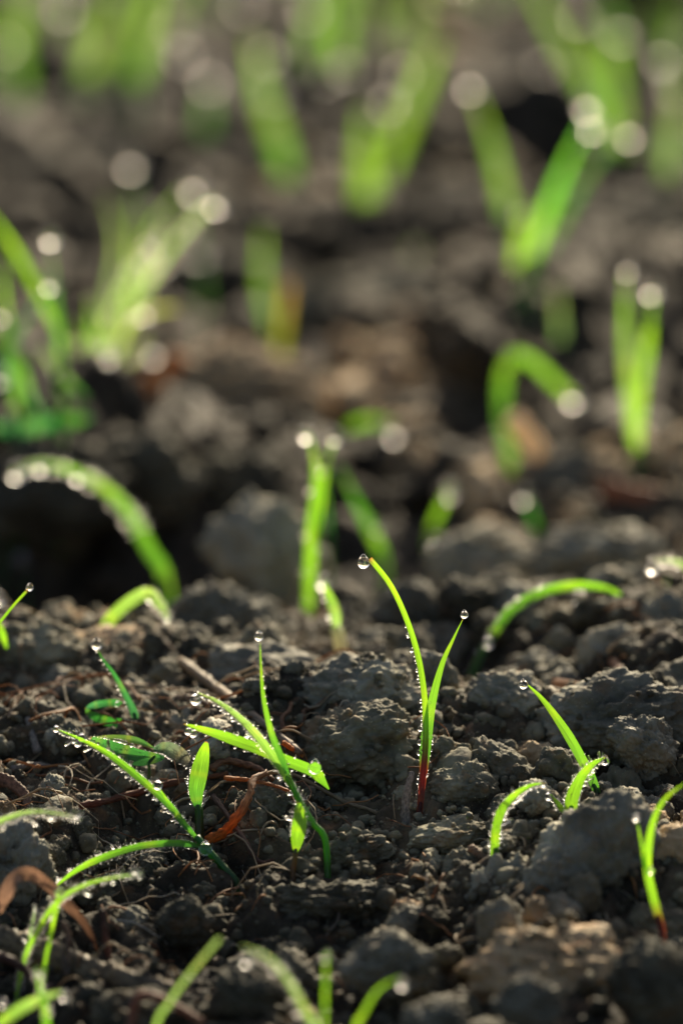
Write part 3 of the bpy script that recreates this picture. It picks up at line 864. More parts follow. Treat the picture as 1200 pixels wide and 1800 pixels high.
plant('single blurred drop-tipped blade lying flat in the middle distance', 80.0, [
    dict(p=[(610, 752), (645, 742), (690, 745)], wd=44, prof='arch', c0=GREEN, c1=DEEP, foot=False)], sink=False, name='grass_seedling', cat='seedling',
    drops=[(694, 760, 20, 'large ring-like drop on the blade lying flat in the middle distance')])
plant('blurred sprout with an orange tip left of centre', 86, [
    dict(p=[(488, 650), (494, 600), (500, 550), (505, 498)], wd=46, prof='stemleaf', c0=GREEN, c1=ORG),
    dict(p=[(480, 600), (462, 500), (462, 400)], wd=50, prof='leaf', c0=DEEP, c1=GREEN, foot=False, dw=2.5)],
    drops=[(550, 624, 22, 'large dull drop beside the sprout with the orange tip', 0), (480, 622, 8, 'faint orange-rimmed drop at the foot of the orange-tipped sprout', 0)])

# tuft at the left, middle distance
plant('dense grass tuft at the left in the middle distance, spraying up to the right', 77.0, [
    dict(p=[(158, 745), (172, 680), (200, 600), (248, 520), (305, 430), (372, 355)], wd=32, prof='stemleaf', c0=LIME, c1=PALE, fold=.3, dw=1.0, bead=[dict(a=.15, b=.6, step_px=14, r_px=5, face=1), dict(a=.6, b=1, step_px=16, r_px=4.2, face=1)]),
    dict(p=[(168, 730), (196, 640), (222, 560), (228, 500), (232, 350)], wd=36, prof='leaf', c0=GREEN, c1=GREEN, foot=False, dw=5),
    dict(p=[(165, 730), (185, 560), (205, 430), (185, 340)], wd=34, prof='leaf', c0=DEEP, c1=PALE, foot=False, dw=6),
    dict(p=[(200, 620), (250, 460), (270, 400), (330, 330)], wd=34, prof='leaf', c0=GREEN, c1=GREEN, foot=False, dw=8),
    dict(p=[(190, 640), (230, 565), (275, 545), (325, 540)], wd=30, prof='leaf', c0=LIME, c1=YEL, foot=False, dw=1.5),
    dict(p=[(150, 740), (160, 660), (190, 560), (236, 470), (290, 395)], wd=26, prof='leaf', c0=LIME, c1=PALE, foot=False, dw=1.6, bead=[dict(a=.3, b=1, step_px=16, r_px=4, face=1)]),
    dict(p=[(150, 735), (135, 660), (140, 600), (120, 560)], wd=24, prof='leaf', c0=GREEN, c1=PALE, foot=False, dw=.6),
    dict(p=[(165, 735), (215, 660), (245, 610), (262, 580)], wd=22, prof='leaf', c0=YEL, c1=PALE, foot=False, dw=.9),
    dict(p=[(172, 690), (166, 620), (160, 520)], wd=34, prof='leaf', c0=DEEP, c1=GREEN, foot=False, dw=1.8)],
    name='grass_tuft', cat='grass tuft',
    drops=[(380, 357, 15, 'dull drop at the upper right tip of the left tuft', 3), (341, 332, 20, 'large dull drop above the left tuft', 8), (353, 446, 23, 'largest dull drop right of the left tuft', 14),
           (232, 290, 20, 'dull pair drop high above the left tuft', 12), (193, 628, 13, 'drop in the heart of the left tuft', -1), (172, 717, 15, 'drop at the foot of the left tuft', 0), (273, 620, 17, 'hollow-looking drop right of the left tuft', 6),
           (256, 548, 13, 'drop on the side leaf of the left tuft', 1), (145, 610, 12, 'dim drop on the left side of the left tuft', 1)],
    beads_label='blurred dew through the left tuft')
plant('grass tuft cut by the left edge with two bright drops', 74.5, [
    dict(p=[(105, 640), (100, 560), (94, 490), (89, 425)], wd=34, prof='leaf', c0=LIME, c1=DEEP, foot=True),
    dict(p=[(110, 600), (60, 500), (20, 430), (-30, 360)], wd=34, prof='leaf', c0=GREEN, c1=LIME, foot=False, dw=.8),
    dict(p=[(30, 740), (22, 640), (10, 540), (2, 450)], wd=36, prof='leaf', c0=BLUE, c1=GREEN, foot=True),
    dict(p=[(40, 720), (10, 640), (60, 540), (110, 500)], wd=26, prof='leaf', c0=BLUE, c1=BLUE, foot=False, dw=.5),
    dict(p=[(80, 740), (50, 690), (30, 620), (-20, 590)], wd=30, prof='leaf', c0=BLUE, c1=GREEN, foot=False)],
    name='grass_tuft', cat='grass tuft',
    drops=[(90, 420, 15, 'upper bright drop on the tuft at the left edge', -.4), (88, 500, 16, 'lower bright drop on the tuft at the left edge', -.4), (6, 552, 15, 'drop at the left edge beside the tuft', 0), (2, 665, 15, 'lower drop cut by the left edge', 0)])
plant('dark green blades lying along the ground under the left tufts', 74.6, [
    dict(p=[(158, 735), (100, 742), (40, 752), (-40, 750)], wd=44, prof='arch', c0=DEEP, c1=BLUE, foot=False, fold=.15),
    dict(p=[(150, 700), (100, 650), (65, 610)], wd=26, prof='leaf', c0=DEEP, c1=PALE, foot=False)], sink=False, name='grass_tuft', cat='grass tuft',
    drops=[(105, 650, 12, 'dim drop on the flat blades under the left tufts', 0)])
plant('faint sliver of a blade in the hollow at the left edge', 74, [
    dict(p=[(5, 1010), (8, 960), (12, 930)], wd=18, prof='leaf', c0=DEEP, c1=DEEP)], name='grass_seedling', cat='seedling',
    drops=[(38, 986, 12, 'grey drop floating in the dark hollow at the left edge')])

# ------------------------------------------------------------------ the strongly blurred far grass
FAR = [
 ('broad vivid green blade fan at the upper right', 84.5, [dict(p=[(930, 470), (955, 390), (990, 300), (1035, 205)], wd=54, c0=LIME, c1=(.12, .62, .03)), dict(p=[(905, 470), (915, 420), (928, 355)], wd=60, c0=LIME, c1=LIME, foot=False), dict(p=[(960, 440), (1010, 340), (1050, 280), (1108, 232)], wd=44, c0=DEEP, c1=DEEP, foot=False, dw=1)],
   [(1033, 186, 18, 'uppermost of three drops clustered at the upper right'), (1042, 222, 17, 'middle of three drops clustered at the upper right', -1), (1107, 235, 20, 'right-hand drop of three clustered at the upper right', 1), (922, 372, 20, 'drop on the short broad blade of the vivid fan')]),
 ('dark slanting blade topped by one drop, left of the vivid fan', 88.5, [dict(p=[(893, 400), (880, 320), (860, 240), (830, 155)], wd=58, c0=DEEP, c1=GREEN)],
   [(827, 150, 21, 'single drop topping the dark slanting blade at upper right')]),
 ('tall bright blade in the upper centre, widest of the far grass', 97, [dict(p=[(655, 425), (645, 350), (640, 280), (640, 190)], wd=86, c0=GREEN, c1=GREEN), dict(p=[(670, 330), (700, 240), (745, 130), (770, 60)], wd=76, c0=GREEN, c1=GREEN, foot=False, dw=5)],
   [(684, 176, 26, 'pale large drop on the tall bright blade in the upper centre', 6), (708, 125, 27, 'faint drop just above it in the upper centre', 7), (610, 115, 26, 'drop on the left shoulder of the upper centre grass', 8), (575, 130, 26, 'second drop on the left shoulder of the upper centre grass', 9)]),
 ('slanting far blade at the upper centre left, with bright drop', 99, [dict(p=[(510, 330), (490, 250), (460, 160), (445, 60)], wd=82, c0=DEEP, c1=GREEN)],
   [(485, 160, 27, 'bright large drop on the slanting far blade at upper centre left', 7), (470, 92, 26, 'dim drop above the slanting far blade', 8)]),
 ('faint upright far blade below two dull drops, upper left of centre', 103, [dict(p=[(360, 300), (362, 230), (365, 150)], wd=66, c0=DEEP, c1=DEEP)],
   [(370, 140, 26, 'lower of the two dull drops at upper left', 2), (325, 92, 26, 'upper of the two dull drops at upper left', 4)]),
 ('bright far blade at the top edge left of centre', 103, [dict(p=[(235, 160), (250, 90), (262, 20), (275, -60)], wd=84, c0=DEEP, c1=LIME)],
   [(168, 125, 26, 'faint drop left of the bright blade at the top edge', 5)]),
 ('faint far blade in the top left corner', 106, [dict(p=[(150, 150), (180, 60), (215, -30)], wd=80, c0=GREEN, c1=PALE), dict(p=[(40, 190), (30, 100), (20, -20)], wd=84, c0=DEEP, c1=GREEN, foot=False)],
   [(35, 88, 26, 'dim drop in the top left corner'), (115, 10, 26, 'pale drop cut by the top edge at left')]),
 ('far blade leaning right to left at the top right', 101, [dict(p=[(1085, 270), (1040, 160), (980, 60), (930, -40)], wd=74, c0=DEEP, c1=GREEN), dict(p=[(1100, 260), (1080, 160), (1075, 60), (1060, -40)], wd=66, c0=GREEN, c1=DEEP, foot=False)],
   [(1092, 58, 26, 'large faint drop at the top right'), (1020, 25, 24, 'faint drop nearer the top edge at right', 2), (955, 113, 24, 'brownish faint drop left of the top right blades', 3), (1163, 102, 19, 'small faint drop at the top right edge', -4)]),
 ('pale far blades cut by the right edge near the top', 93, [dict(p=[(1170, 330), (1180, 230), (1200, 120)], wd=70, c0=DEEP, c1=PALE)],
   [(1190, 205, 27, 'pale large drop cut by the right edge')]),
 ('pair of faint far blades touching the top edge at the centre', 108, [dict(p=[(600, 130), (595, 60), (600, -60)], wd=76, c0=GREEN, c1=DEEP), dict(p=[(530, 140), (550, 60), (580, -60)], wd=60, c0=DEEP, c1=GREEN, foot=False)],
   [(430, 5, 26, 'dull drop cut by the top edge near the centre'), (545, 15, 24, 'faint drop on the faint blades at the top edge', 0)]),
 ('pale ghostly blade between the dark slope and the vivid fan at right', 84, [dict(p=[(985, 610), (982, 560), (978, 500)], wd=40, c0=BLUE, c1=PALE)],
   [(975, 500, 18, 'ghostly pale drop at the right of the middle distance', 5)]),
 ('small round green sprig in the upper middle distance', 95, [dict(p=[(725, 480), (727, 455), (730, 435)], wd=66, prof='bulge', c0=GREEN, c1=GREEN)], []),
]
g2 = np.random.default_rng(5)
for lab, cx, cy, w in [('faint olive grass tuft at the top edge, left quarter', 90, 150, 112), ('faint olive grass tuft behind the bright blade at the top left', 330, 130, 116), ('faint olive grass tuft at the top edge, just left of centre', 520, 90, 118),
                       ('hazy grass tuft behind the tall bright blade', 690, 140, 112), ('faint thin grass tuft at the top, right of centre', 860, 60, 118), ('hazy thin grass tuft behind the top right blades', 1120, 190, 108),
                       ('faint thin grass sprig above the hook-shaped blade', 960, 560, 92), ('faint thin grass sprig between the left tuft and the orange-tipped sprout', 350, 560, 96)]:
    lv = []
    for i in range(4 if cy < 300 else 2):
        x = cx + g2.uniform(-70, 70) * (1 if cy < 300 else .3); y = cy + g2.uniform(-20, 40); t = g2.uniform(-90, 90); hh = g2.uniform(150, 280) * (1 if cy < 300 else .5)
        lv.append(dict(p=[(x, y), (x + t * .3, y - hh * .5), (x + t, y - hh)], wd=g2.uniform(30, 44), c0=DEEP, c1=[GREEN, PALE, DEEP][g2.integers(0, 3)], foot=(i == 0), dw=g2.uniform(-2, 3)))
    dr = [(cx + g2.uniform(-80, 80), cy - g2.uniform(0, 110), 26, f"{['dim', 'pale', 'brownish'][i]} drop in the {lab}", g2.uniform(-4, 3)) for i in range(3 if cy < 300 else 0)]
    FAR.append((lab, w, lv, dr))
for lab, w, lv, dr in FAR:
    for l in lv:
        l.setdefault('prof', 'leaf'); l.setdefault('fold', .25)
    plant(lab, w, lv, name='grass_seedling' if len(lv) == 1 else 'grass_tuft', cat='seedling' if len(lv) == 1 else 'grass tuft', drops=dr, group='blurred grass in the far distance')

# thin dark seedlings that carry the drops standing apart from the tufts
for x, y, w, lab in [(-4, 1052, 66.5, 'thin dark blade under the bright blurred drop at the left edge'), (38, 986, 74, 'thin dark blade under the grey drop in the left hollow'),
                     (550, 624, 86, 'thin dark blade under the large dull drop beside the orange-tipped sprout'), (353, 446, 91, 'thin dark blade under the largest dull drop right of the left tuft'),
                     (341, 332, 85, 'thin dark blade under the large dull drop above the left tuft'), (232, 290, 89, 'thin dark blade under the dull drop high above the left tuft'),
                     (273, 620, 83, 'thin dark blade under the hollow-looking drop right of the left tuft'), (569, 824, 71.3, 'thin dark blade in front of the tall blurred pair of blades')]:
    plant(lab, w, [dict(p=[(x + 10, y + 120), (x + 6, y + 60), (x, y + 3)], wd=15, c0=DEEP, c1=DEEP)], group='thin dark blades carrying single drops')

# ------------------------------------------------------------------ litter on the soil
def ground_pts(pts, lift=.05):
    out = []
    for p in pts:
        w = gw(p[0], p[1]) - lift - (p[2] if len(p) > 2 else 0)
        out.append(unproj(p[0], p[1], w))
    return out
def litter(name, label, cat, pts, r_px, c0, c1=None, taper=.4, rough=.12, flat=1.0, w=None, lift=.05, n=30, group=None):
    if w is None:
        P = ground_pts(pts, lift)
        ws = [proj(p)[2] for p in P]
        # keep the piece on one smooth run of distances so that it never kinks in depth
        t = np.linspace(0, 1, len(ws))
        c = np.polyfit(t, ws, 1 if len(ws) < 5 else 2)
        ws = np.minimum(np.polyval(c, t), np.array(ws) + .05) - .03
        P = [unproj(p[0], p[1], ww) for p, ww in zip(pts, ws)]
    else:
        P = [unproj(p[0], p[1], w + (p[2] if len(p) > 2 else 0)) for p in pts]
    wm = proj(P[0])[2]
    for p in P:
        a = proj(p); PROTECT.append((a[0], a[1], a[2] + .02, 8))
    for a, b in zip(P[:-1], P[1:]):
        q = proj((np.array(a) + np.array(b)) / 2); PROTECT.append((q[0], q[1], q[2] + .02, 8))
    o, _ = tube(name, None, P, r_px * wm / FPX, c0=c0, c1=c1, taper=taper, rough=rough, flat=flat, mat=M_dry, world=True, n=n, k=10)
    o.data.transform(Matrix.Translation(-Vector(P[0]))); o.location = P[0]
    tag(o, label, cat, group)
    return o
TAN = (.33, .24, .16); BRN = (.16, .085, .045); RUST = (.62, .17, .02); RDB = (.20, .06, .03); GRY = (.26, .22, .18); STRAW = (.42, .32, .20)
litter('straw_stalk', 'thick brown straw stalk lying slantwise behind the many-leaved seedling', 'straw', [(318, 1164), (380, 1208), (440, 1254), (492, 1295), (525, 1322)], 9.5, (.42,.33,.22), (.36,.26,.17), .35)
litter('dry_root', 'wiry brown root running from behind the many-leaved seedling down to the right', 'root', [(455, 1366, .3), (480, 1358, .35), (520, 1364, .3), (565, 1388, .2), (610, 1412, .1), (650, 1424), (684, 1442)], 4.2, (.30, .20, .10), STRAW, .4, .2)
litter('dead_leaf', 'curled orange dry leaf rising beside the diagonal seedling joint', 'dead leaf', [(366, 1480, .1), (395, 1462, .25), (420, 1432, .3), (438, 1398, .35), (446, 1370, .4), (470, 1358, .3)], 10, RUST, (.30, .14, .05), .55, .15, .35)
litter('dry_root', 'long reddish root lying under the diagonal seedling', 'root', [(140, 1417), (190, 1408), (245, 1392), (300, 1378), (345, 1371), (400, 1360)], 6.5, RDB, (.22, .08, .03), .3, .18, .5)
litter('dry_root', 'looping orange-brown root behind the small pointed shoot', 'root', [(372, 1352), (395, 1338), (425, 1343), (455, 1352), (480, 1372)], 7, (.30, .15, .07), (.22, .09, .04), .4, .18)
dl, _ = blade('dead_leaf', None, [(2, 1606, -.2), (8, 1580, -.25), (24, 1545, -.2), (50, 1536, 0), (85, 1556, .1), (120, 1590, .15), (150, 1625, .2), (176, 1680, .3)], 30, 57.7, c0=(.42, .24, .15), c1=(.035, .014, .008), prof='arch', fold=.15, twist=.2, tw2=-1.0, rip=.12, mat=M_dry, n=44)
tag(dl, 'dark brown bent blade folded over at the left edge', 'dead leaf')
for q in [(20, 1560), (60, 1540), (110, 1580), (150, 1625), (5, 1600)]: PROTECT.append((q[0], q[1], 57.7, 20))
litter('bark_piece', 'split log-like piece of fibrous bark lying at the lower left', 'bark', [(-20, 1650), (60, 1672), (140, 1700), (220, 1725), (300, 1745)], 30, (.22, .18, .11), (.19, .145, .09), .45, .16, .5, n=70, lift=.05)
litter('twig', 'short knobbly upright twig stub in front of the bark', 'twig', [(118, 1715), (114, 1680), (120, 1650), (112, 1622)], 7, (.16, .12, .09), (.20, .13, .09), .3, .2, w=57.3)
litter('twig', 'reddish forked stub standing right of the knobbly twig', 'twig', [(192, 1720), (190, 1680), (184, 1640), (180, 1600)], 7, RDB, (.07, .04, .03), .4, .2, w=57.5)
litter('dry_root', 'dark reddish root crossing the bark at the far lower left', 'root', [(-20, 1675), (30, 1695), (60, 1722), (95, 1740)], 9, (.10, .05, .035), (.09, .045, .03), .3, .1, w=57.2)
litter('dry_root', 'bent reddish twig in the blurred foreground at bottom left', 'twig', [(228, 1815), (236, 1765), (256, 1748), (300, 1765), (360, 1800)], 8, (.28, .13, .08), (.26, .13, .08), .2, .1, w=55.6)
litter('rootlet', 'white hair-thin rootlet curving over the dark lower left soil', 'rootlet', [(203, 1618), (235, 1622), (270, 1642), (300, 1665), (308, 1685), (295, 1710), (250, 1735)], 1.3, (.6, .6, .55), (.5, .5, .45), .3, 0, w=58.2)
litter('straw_stalk', 'short snapped straw stub poking up beside the flat-topped clod', 'straw', [(857, 1512), (842, 1502), (826, 1490)], 8, (.30, .20, .13), (.36, .24, .16), .0, .1, w=58.9)
litter('dry_root', 'thin orange rootlet hanging down in the dark gap at lower centre right', 'rootlet', [(728, 1540), (755, 1550), (778, 1568), (798, 1595), (822, 1636)], 2.6, (.40, .26, .12), (.30, .11, .03), .3, .2, w=58.5)
litter('rootlet', 'small grey rootlet lying on the broad shaded clod', 'rootlet', [(566, 1656), (580, 1636), (592, 1622), (596, 1604)], 2.2, GRY, GRY, .4, .1, w=58.2)
litter('dead_leaf', 'rust-orange dry scrap standing on the clods at the right', 'dead leaf', [(1092, 1182), (1075, 1160), (1060, 1138), (1042, 1112)], 8, (.26, .15, .09), RUST, .2, .25, .5)
litter('straw_stalk', 'flat orange straw lying behind the crumbly right-hand clod', 'straw', [(975, 1202), (1020, 1206), (1065, 1206), (1100, 1210)], 9, (.38, .20, .10), (.42, .20, .08), .3, .1, .6)
litter('straw_stalk', 'pale upright husk leaning beside the red foot of the centre seedling', 'husk', [(713, 1448), (712, 1415), (717, 1385), (724, 1358)], 9, (.26, .22, .18), (.34, .30, .27), .45, .1, .5, w=59.8)
litter('dry_root', 'crooked brown rootlet curled on the side of the crumbly centre clod', 'rootlet', [(530, 1292), (533, 1262), (537, 1248), (556, 1242), (580, 1220)], 4, (.26, .13, .07), (.30, .18, .10), .3, .2)
litter('dry_root', 'hooked brown rootlet standing behind the needle leaf', 'rootlet', [(498, 1288), (496, 1262), (508, 1250), (512, 1236)], 4, (.22, .11, .06), (.28, .14, .07), .2, .15)
litter('straw_stalk', 'pale grey upright sliver on the dark slope at far left', 'straw', [(66, 1322), (58, 1295), (48, 1262)], 8, GRY, (.30, .27, .23), .4, .1, .6)
litter('dry_root', 'brown root snaking behind the weed with looped leaves', 'root', [(235, 1228), (275, 1232), (330, 1226), (372, 1240)], 6, TAN, (.28, .20, .14), .3, .2)
litter('dry_root', 'grey root lying across the left slope below the diagonal leaf', 'root', [(20, 1352), (60, 1345), (110, 1350), (150, 1340)], 6, GRY, (.2, .16, .13), .4, .25)
litter('dead_leaf', 'folded brown dry blade on the far left slope', 'dead leaf', [(-10, 1365), (20, 1378), (45, 1400), (50, 1420)], 13, (.22, .12, .07), (.26, .16, .10), .4, .1, .4)
litter('dry_root', 'brown root dangling in the gap under the many-leaved seedling', 'root', [(375, 1400), (405, 1440), (430, 1478), (455, 1515), (480, 1512)], 5, (.14, .08, .055), (.15, .07, .045), .3, .15)
litter('straw_stalk', 'broad pale straw lying slantwise in blur behind the right-hand clods', 'straw', [(900, 735, -.8), (950, 800, -.5), (1015, 862, -.2), (1080, 905), (1120, 930)], 20, (.95, .78, .55), (.85, .66, .45), .5, .10, .5, w=77.6)
litter('dead_leaf', 'rusty blurred leaf heap beside the broad pale straw', 'dead leaf', [(1060, 858), (1110, 870), (1170, 880)], 22, (.36, .16, .08), (.30, .14, .07), .2, .1, .5, w=75.5)
litter('straw_stalk', 'thin orange stem leaning across the soil below the small pointed shoot', 'straw', [(395, 1368, .2), (440, 1372, .3), (490, 1384, .2), (520, 1398)], 4, (.50, .20, .05), (.45, .17, .05), .4, .15)
litter('straw_stalk', 'short bright orange splinter right of the thick brown straw', 'straw', [(498, 1306, .2), (515, 1318, .2), (532, 1330)], 5, (.65, .22, .04), (.60, .24, .06), .4, .15)
litter('straw_stalk', 'thin tan stem lying over the crumbs at the lower left', 'straw', [(196, 1745), (235, 1718), (262, 1690), (275, 1676)], 4, (.50, .26, .10), (.46, .22, .08), .4, .15, w=57.3)
litter('straw_stalk', 'pale thin stem lying on the dark soil under the flat-topped clod', 'straw', [(765, 1480), (800, 1484), (840, 1482)], 3, STRAW, STRAW, .4, .15)
litter('dead_leaf', 'orange blurred dry leaf right of the left tuft', 'dead leaf', [(190, 720), (240, 692), (290, 650), (318, 628)], 26, (.52, .30, .14), (.50, .24, .08), .3, .1, .4, w=77.5)
litter('dead_leaf', 'small yellow-brown dry scrap left of centre in the blur', 'dead leaf', [(340, 702), (380, 705), (420, 722)], 24, (.40, .30, .18), (.42, .28, .15), .3, .1, .5, w=82)

# ------------------------------------------------------------------ loose clods: shapes
SH_HI = [clod_shape(5, 3 + i) for i in range(9)]
SH_K = [clod_shape(6, 103 + i) for i in range(8)]
SH_BIG = clod_shape(6, 133, 1.0, [(.5, .95, -.1, .30, .10), (-.8, .75, 0, -.30, .16), (-.9, -.45, -.5, .16, .2), (.1, .0, -1, -.22, .12), (.9, -.2, 0, .1, .2)])
SH_FLAT = clod_shape(6, 135, 1.0, [(0, 1, 0, -.30, .25), (.6, .8, 0, .22, .08), (-.6, .75, -.2, .2, .08)])
SH_LO = [clod_shape(3, 30 + i, 1.35) for i in range(8)]
SH_T = [clod_shape(2, 60 + i, 1.5) for i in range(8)]
SH_S = [clod_shape(2, 80 + i, 1.7) for i in range(8)]
SH_1 = [clod_shape(1, 90 + i, 1.3) for i in range(8)]
ME_HI, ME_PALE, ME_LO = [], [], []
def shape_mesh(name, sh, mat):
    o = mesh_obj(name, sh[0], sh[1], mat)
    me = o.data
    bpy.data.objects.remove(o)
    return me
for s in SH_HI:
    ME_HI.append(shape_mesh('soil_clod', s, M_clod))
ME_K = [shape_mesh('soil_clod', q, M_clod) for q in SH_K + [SH_BIG, SH_FLAT]]
for s in SH_LO:
    ME_LO.append(shape_mesh('soil_clod', s, M_clod))

def put_clod(me, p, scale, rot, label, group=None, name='soil_clod', cat='clod', mat=None):
    o = bpy.data.objects.new(name, me)
    col.objects.link(o)
    if mat:
        o.material_slots[0].link = 'OBJECT'; o.material_slots[0].material = mat
    o.location = p; o.scale = scale; o.rotation_euler = rot
    tag(o, label, cat, group)
    return o

KEY = [  # x, y, half width, half height, distance or None, shape, pale, label
 (1035, 1548, 104, 108, 58.3, 90, 1, 'big smooth grey clod, largest at the right, in front of the broad bristly seedling'),
 (880, 1598, 68, 92, 58.6, 91, 1, 'tall flat-topped clod under the bow-shaped seedling'),
 (985, 1715, 150, 80, 56.4, 1, 2, 'wide blurred brown clod filling the lower right foreground'),
 (648, 1232, 112, 62, 61.6, 3, 1, 'wide crumbly clod just left of the tall centre seedling'),
 (640, 1310, 104, 70, 60.9, 4, 0, 'rounded lower clod under the wide crumbly clod at centre'),
 (818, 1385, 54, 46, 60.2, 5, 0, 'fist-shaped crumbly clod right of the red-footed centre stem'),
 (688, 1702, 78, 56, 56.4, 6, 1, 'blurred angular clod at the bottom centre'),
 (590, 1590, 120, 46, 58.7, 7, 0, 'broad low clod in the shade below the centre seedling'),
 (28, 1530, 58, 74, 59.0, 8, 1, 'coarse grey rock-like clod at the left edge'),
 (385, 1105, 95, 74, 66.0, 2, 1, 'large blurred grey clod on the ridge above the left seedlings'),
 (480, 985, 100, 90, 70.5, 3, 1, 'blurred grey clod behind, left of the tall upright pair of blades'),
 (1085, 1270, 128, 68, 61.2, 0, 1, 'big crumbly clod at the right behind the smooth straight blade'),
 (890, 1240, 74, 58, 61.8, 1, 1, 'rounded grey clod below the left foot of the long arching blade'),
 (1130, 1310, 56, 52, 60.6, 5, 1, 'blocky clod at the right edge under the big crumbly clod'),
 (330, 1625, 46, 42, 58.1, 6, 0, 'small dark round clod below the diagonal seedling'),
 (770, 1800, 60, 42, 54.8, 4, 1, 'pale blurred clod cut by the bottom edge'),
 (430, 1750, 64, 50, 55.8, 7, 0, 'blurred clod at the bottom behind the leaning seedling'),
 (1075, 1155, 58, 46, 64.0, 8, 1, 'smooth round clod under the rust-orange scrap'),
 (930, 1765, 56, 46, 55.0, 2, 1, 'blurred pale clod at the bottom right'),
 (1165, 1745, 84, 74, 55.2, 3, 0, 'blurred dark clod in the bottom right corner'),
 (200, 1160, 92, 52, 64.0, 4, 2, 'blurred clod on the left ridge beside the drop-topped weed'),
 (70, 1150, 80, 52, 63.8, 5, 0, 'blurred clod at the left end of the ridge'),
 (725, 1090, 80, 60, 66.8, 6, 1, 'soft grey clod behind the bend of the centre seedling'),
 (980, 1110, 66, 46, 65.8, 7, 1, 'blurred clod beneath the crown of the long arching blade'),
 (1170, 1110, 60, 54, 65.0, 0, 1, 'blurred clod at the right edge above the round one'),
 (480, 1430, 46, 52, 60.2, 1, 0, 'dark shaded clod behind the fork of the many-leaved seedling'),
 (250, 1790, 90, 42, 56.0, 8, 0, 'blurred mound of soil under the bent reddish twig'),
 (1170, 1590, 56, 60, 58.4, 6, 0, 'dark clod behind the red foot of the lower right seedling'),
 (625, 1500, 56, 30, 59.4, 0, 0, 'small flat clod just right of the red-footed bulging leaf'),
 (800, 1470, 70, 34, 59.6, 5, 0, 'flat dark clod in front of the red-footed centre stem'),
 (400, 725, 150, 100, 80.5, 0, 2, 'warm-lit large blurred mound right of the left tuft'),
 (560, 735, 120, 66, 83.0, 4, 2, 'blurred mound beside the large dull drop, left of centre'),
 (735, 715, 150, 70, 85.0, 3, 2, 'blurred mound behind the drop-tipped flat blade'),
 (700, 830, 80, 50, 78.5, 5, 2, 'reddish blurred clod under the large ring-like drop'),
 (250, 850, 110, 80, 75.5, 6, 0, 'dim clod on the far side of the hollow at left'),
 (90, 870, 130, 90, 74.8, 2, 0, 'shaded bank clod above the arching blade at left'),
 (420, 860, 110, 74, 76.5, 7, 0, 'dark clod left of the tall upright pair of blades'),
 (660, 545, 170, 62, 89.0, 1, 0, 'long blurred mound under the tall bright blade'),
 (1000, 600, 150, 66, 85.5, 8, 0, 'blurred mound under the vivid green fan'),
 (340, 500, 170, 60, 93.0, 2, 0, 'blurred dark mound behind the left tuft'),
 (1130, 420, 130, 70, 91.5, 5, 0, 'dark blurred mound at the right edge, upper part'),
 (760, 380, 150, 60, 98.0, 3, 0, 'far blurred mound right of the tall bright blade'),
 (200, 330, 200, 56, 100.0, 0, 0, 'far blurred mound at upper left'),
 (820, 150, 150, 60, 112.0, 4, 2, 'brownish far mound near the top, right of centre'),
 (1010, 850, 90, 54, 77.0, 6, 1, 'blurred clod behind the broad pale straw'),
 (850, 1000, 90, 60, 71.5, 8, 1, 'blurred clod between the centre seedling and the dim dark blade'),
 (1060, 985, 120, 62, 70.5, 1, 1, 'blurred clod above the long arching blade'),
]
KEYP = []
for (px, py, hw, hh, w, s, pale, lab) in KEY:
    u = w / FPX
    p = unproj(px, py, w)
    r = (hw * u * 1.02, (hw + hh) / 2 * u * .9, hh * u * 1.08)
    KEYP.append((p, max(r)))
    rot = (rng.uniform(-.25, .25), rng.uniform(-.2, .2), rng.uniform(-.3, .3))
    if s in (90, 91): rot = (0, 0, 0); me_ = ME_K[8 if s == 90 else 9]
    else: me_ = ME_K[s % 8]
    put_clod(me_, p, r, rot, lab, mat=(None, M_pale, M_tan)[pale])

# loose clods that nothing tells apart but the ground they lie on
PR = np.array([q for q in PROTECT])
def blocked(p, r):
    a, b, w = proj(p)
    rp = r * FPX / w
    d = np.hypot(PR[:, 0] - a, PR[:, 1] - b)
    return bool(np.any((d < rp * 1.05 + PR[:, 3]) & (w - r < PR[:, 2])))
def in_hollow(x, y):
    return x < 0 and 67.0 < y < 74.5
ZONES = [
 # y0, y1, x half width at y0, count, radius range, hi-res, label
 (52.0, 56.0, 3.3, 44, (.16, .42), 'loose clods in the near foreground', 'blurred'),
 (56.0, 60.5, 3.7, 120, (.10, .38), 'sharp clods among the dewy seedlings', 'sharp'),
 (60.2, 68.5, 4.1, 150, (.17, .50), 'clods on the crest of the bank', 'soft'),
]
FARZ = (66.5, 112, 0, 0, (.25, .8))
placed = []
LOOSE = []
for (y0, y1, xw, cnt, (ra, rb), gname, lab) in ZONES:
    c = 0; tries = 0
    while c < cnt and tries < cnt * 40:
        tries += 1
        x = rng.uniform(-xw, xw) * (1 + .0); y = rng.uniform(y0, y1)
        r = ra * (rb / ra) ** (rng.uniform() ** 1.4)
        z = H(x, y)[0] + r * rng.uniform(-.15, .4)
        p = np.array([x, y, z])
        if y < 60.5 and x < .4 and r > .2: continue
        if x < -1.3 and y > 62.8 and r > .24: continue
        if blocked(p, r): continue
        if any(np.linalg.norm(p - q) < (r + rr) * .66 for q, rr in placed): continue
        if any(np.linalg.norm(p - q) < (r * .6 + rr) for q, rr in KEYP): continue
        placed.append((p, r))
        k = rng.integers(0, 9)
        pl = rng.uniform(); mt = M_pale if pl < .36 else (M_tan if pl < .42 else None)
        me = ME_HI[k]
        o = put_clod(me, p, (r * rng.uniform(.85, 1.35), r * rng.uniform(.85, 1.25), r * rng.uniform(.7, 1.05)), tuple(rng.uniform(-3.1, 3.1, 3)), lab, gname, mat=mt)
        LOOSE.append((o, p, r, mt is not None, lab))
        c += 1

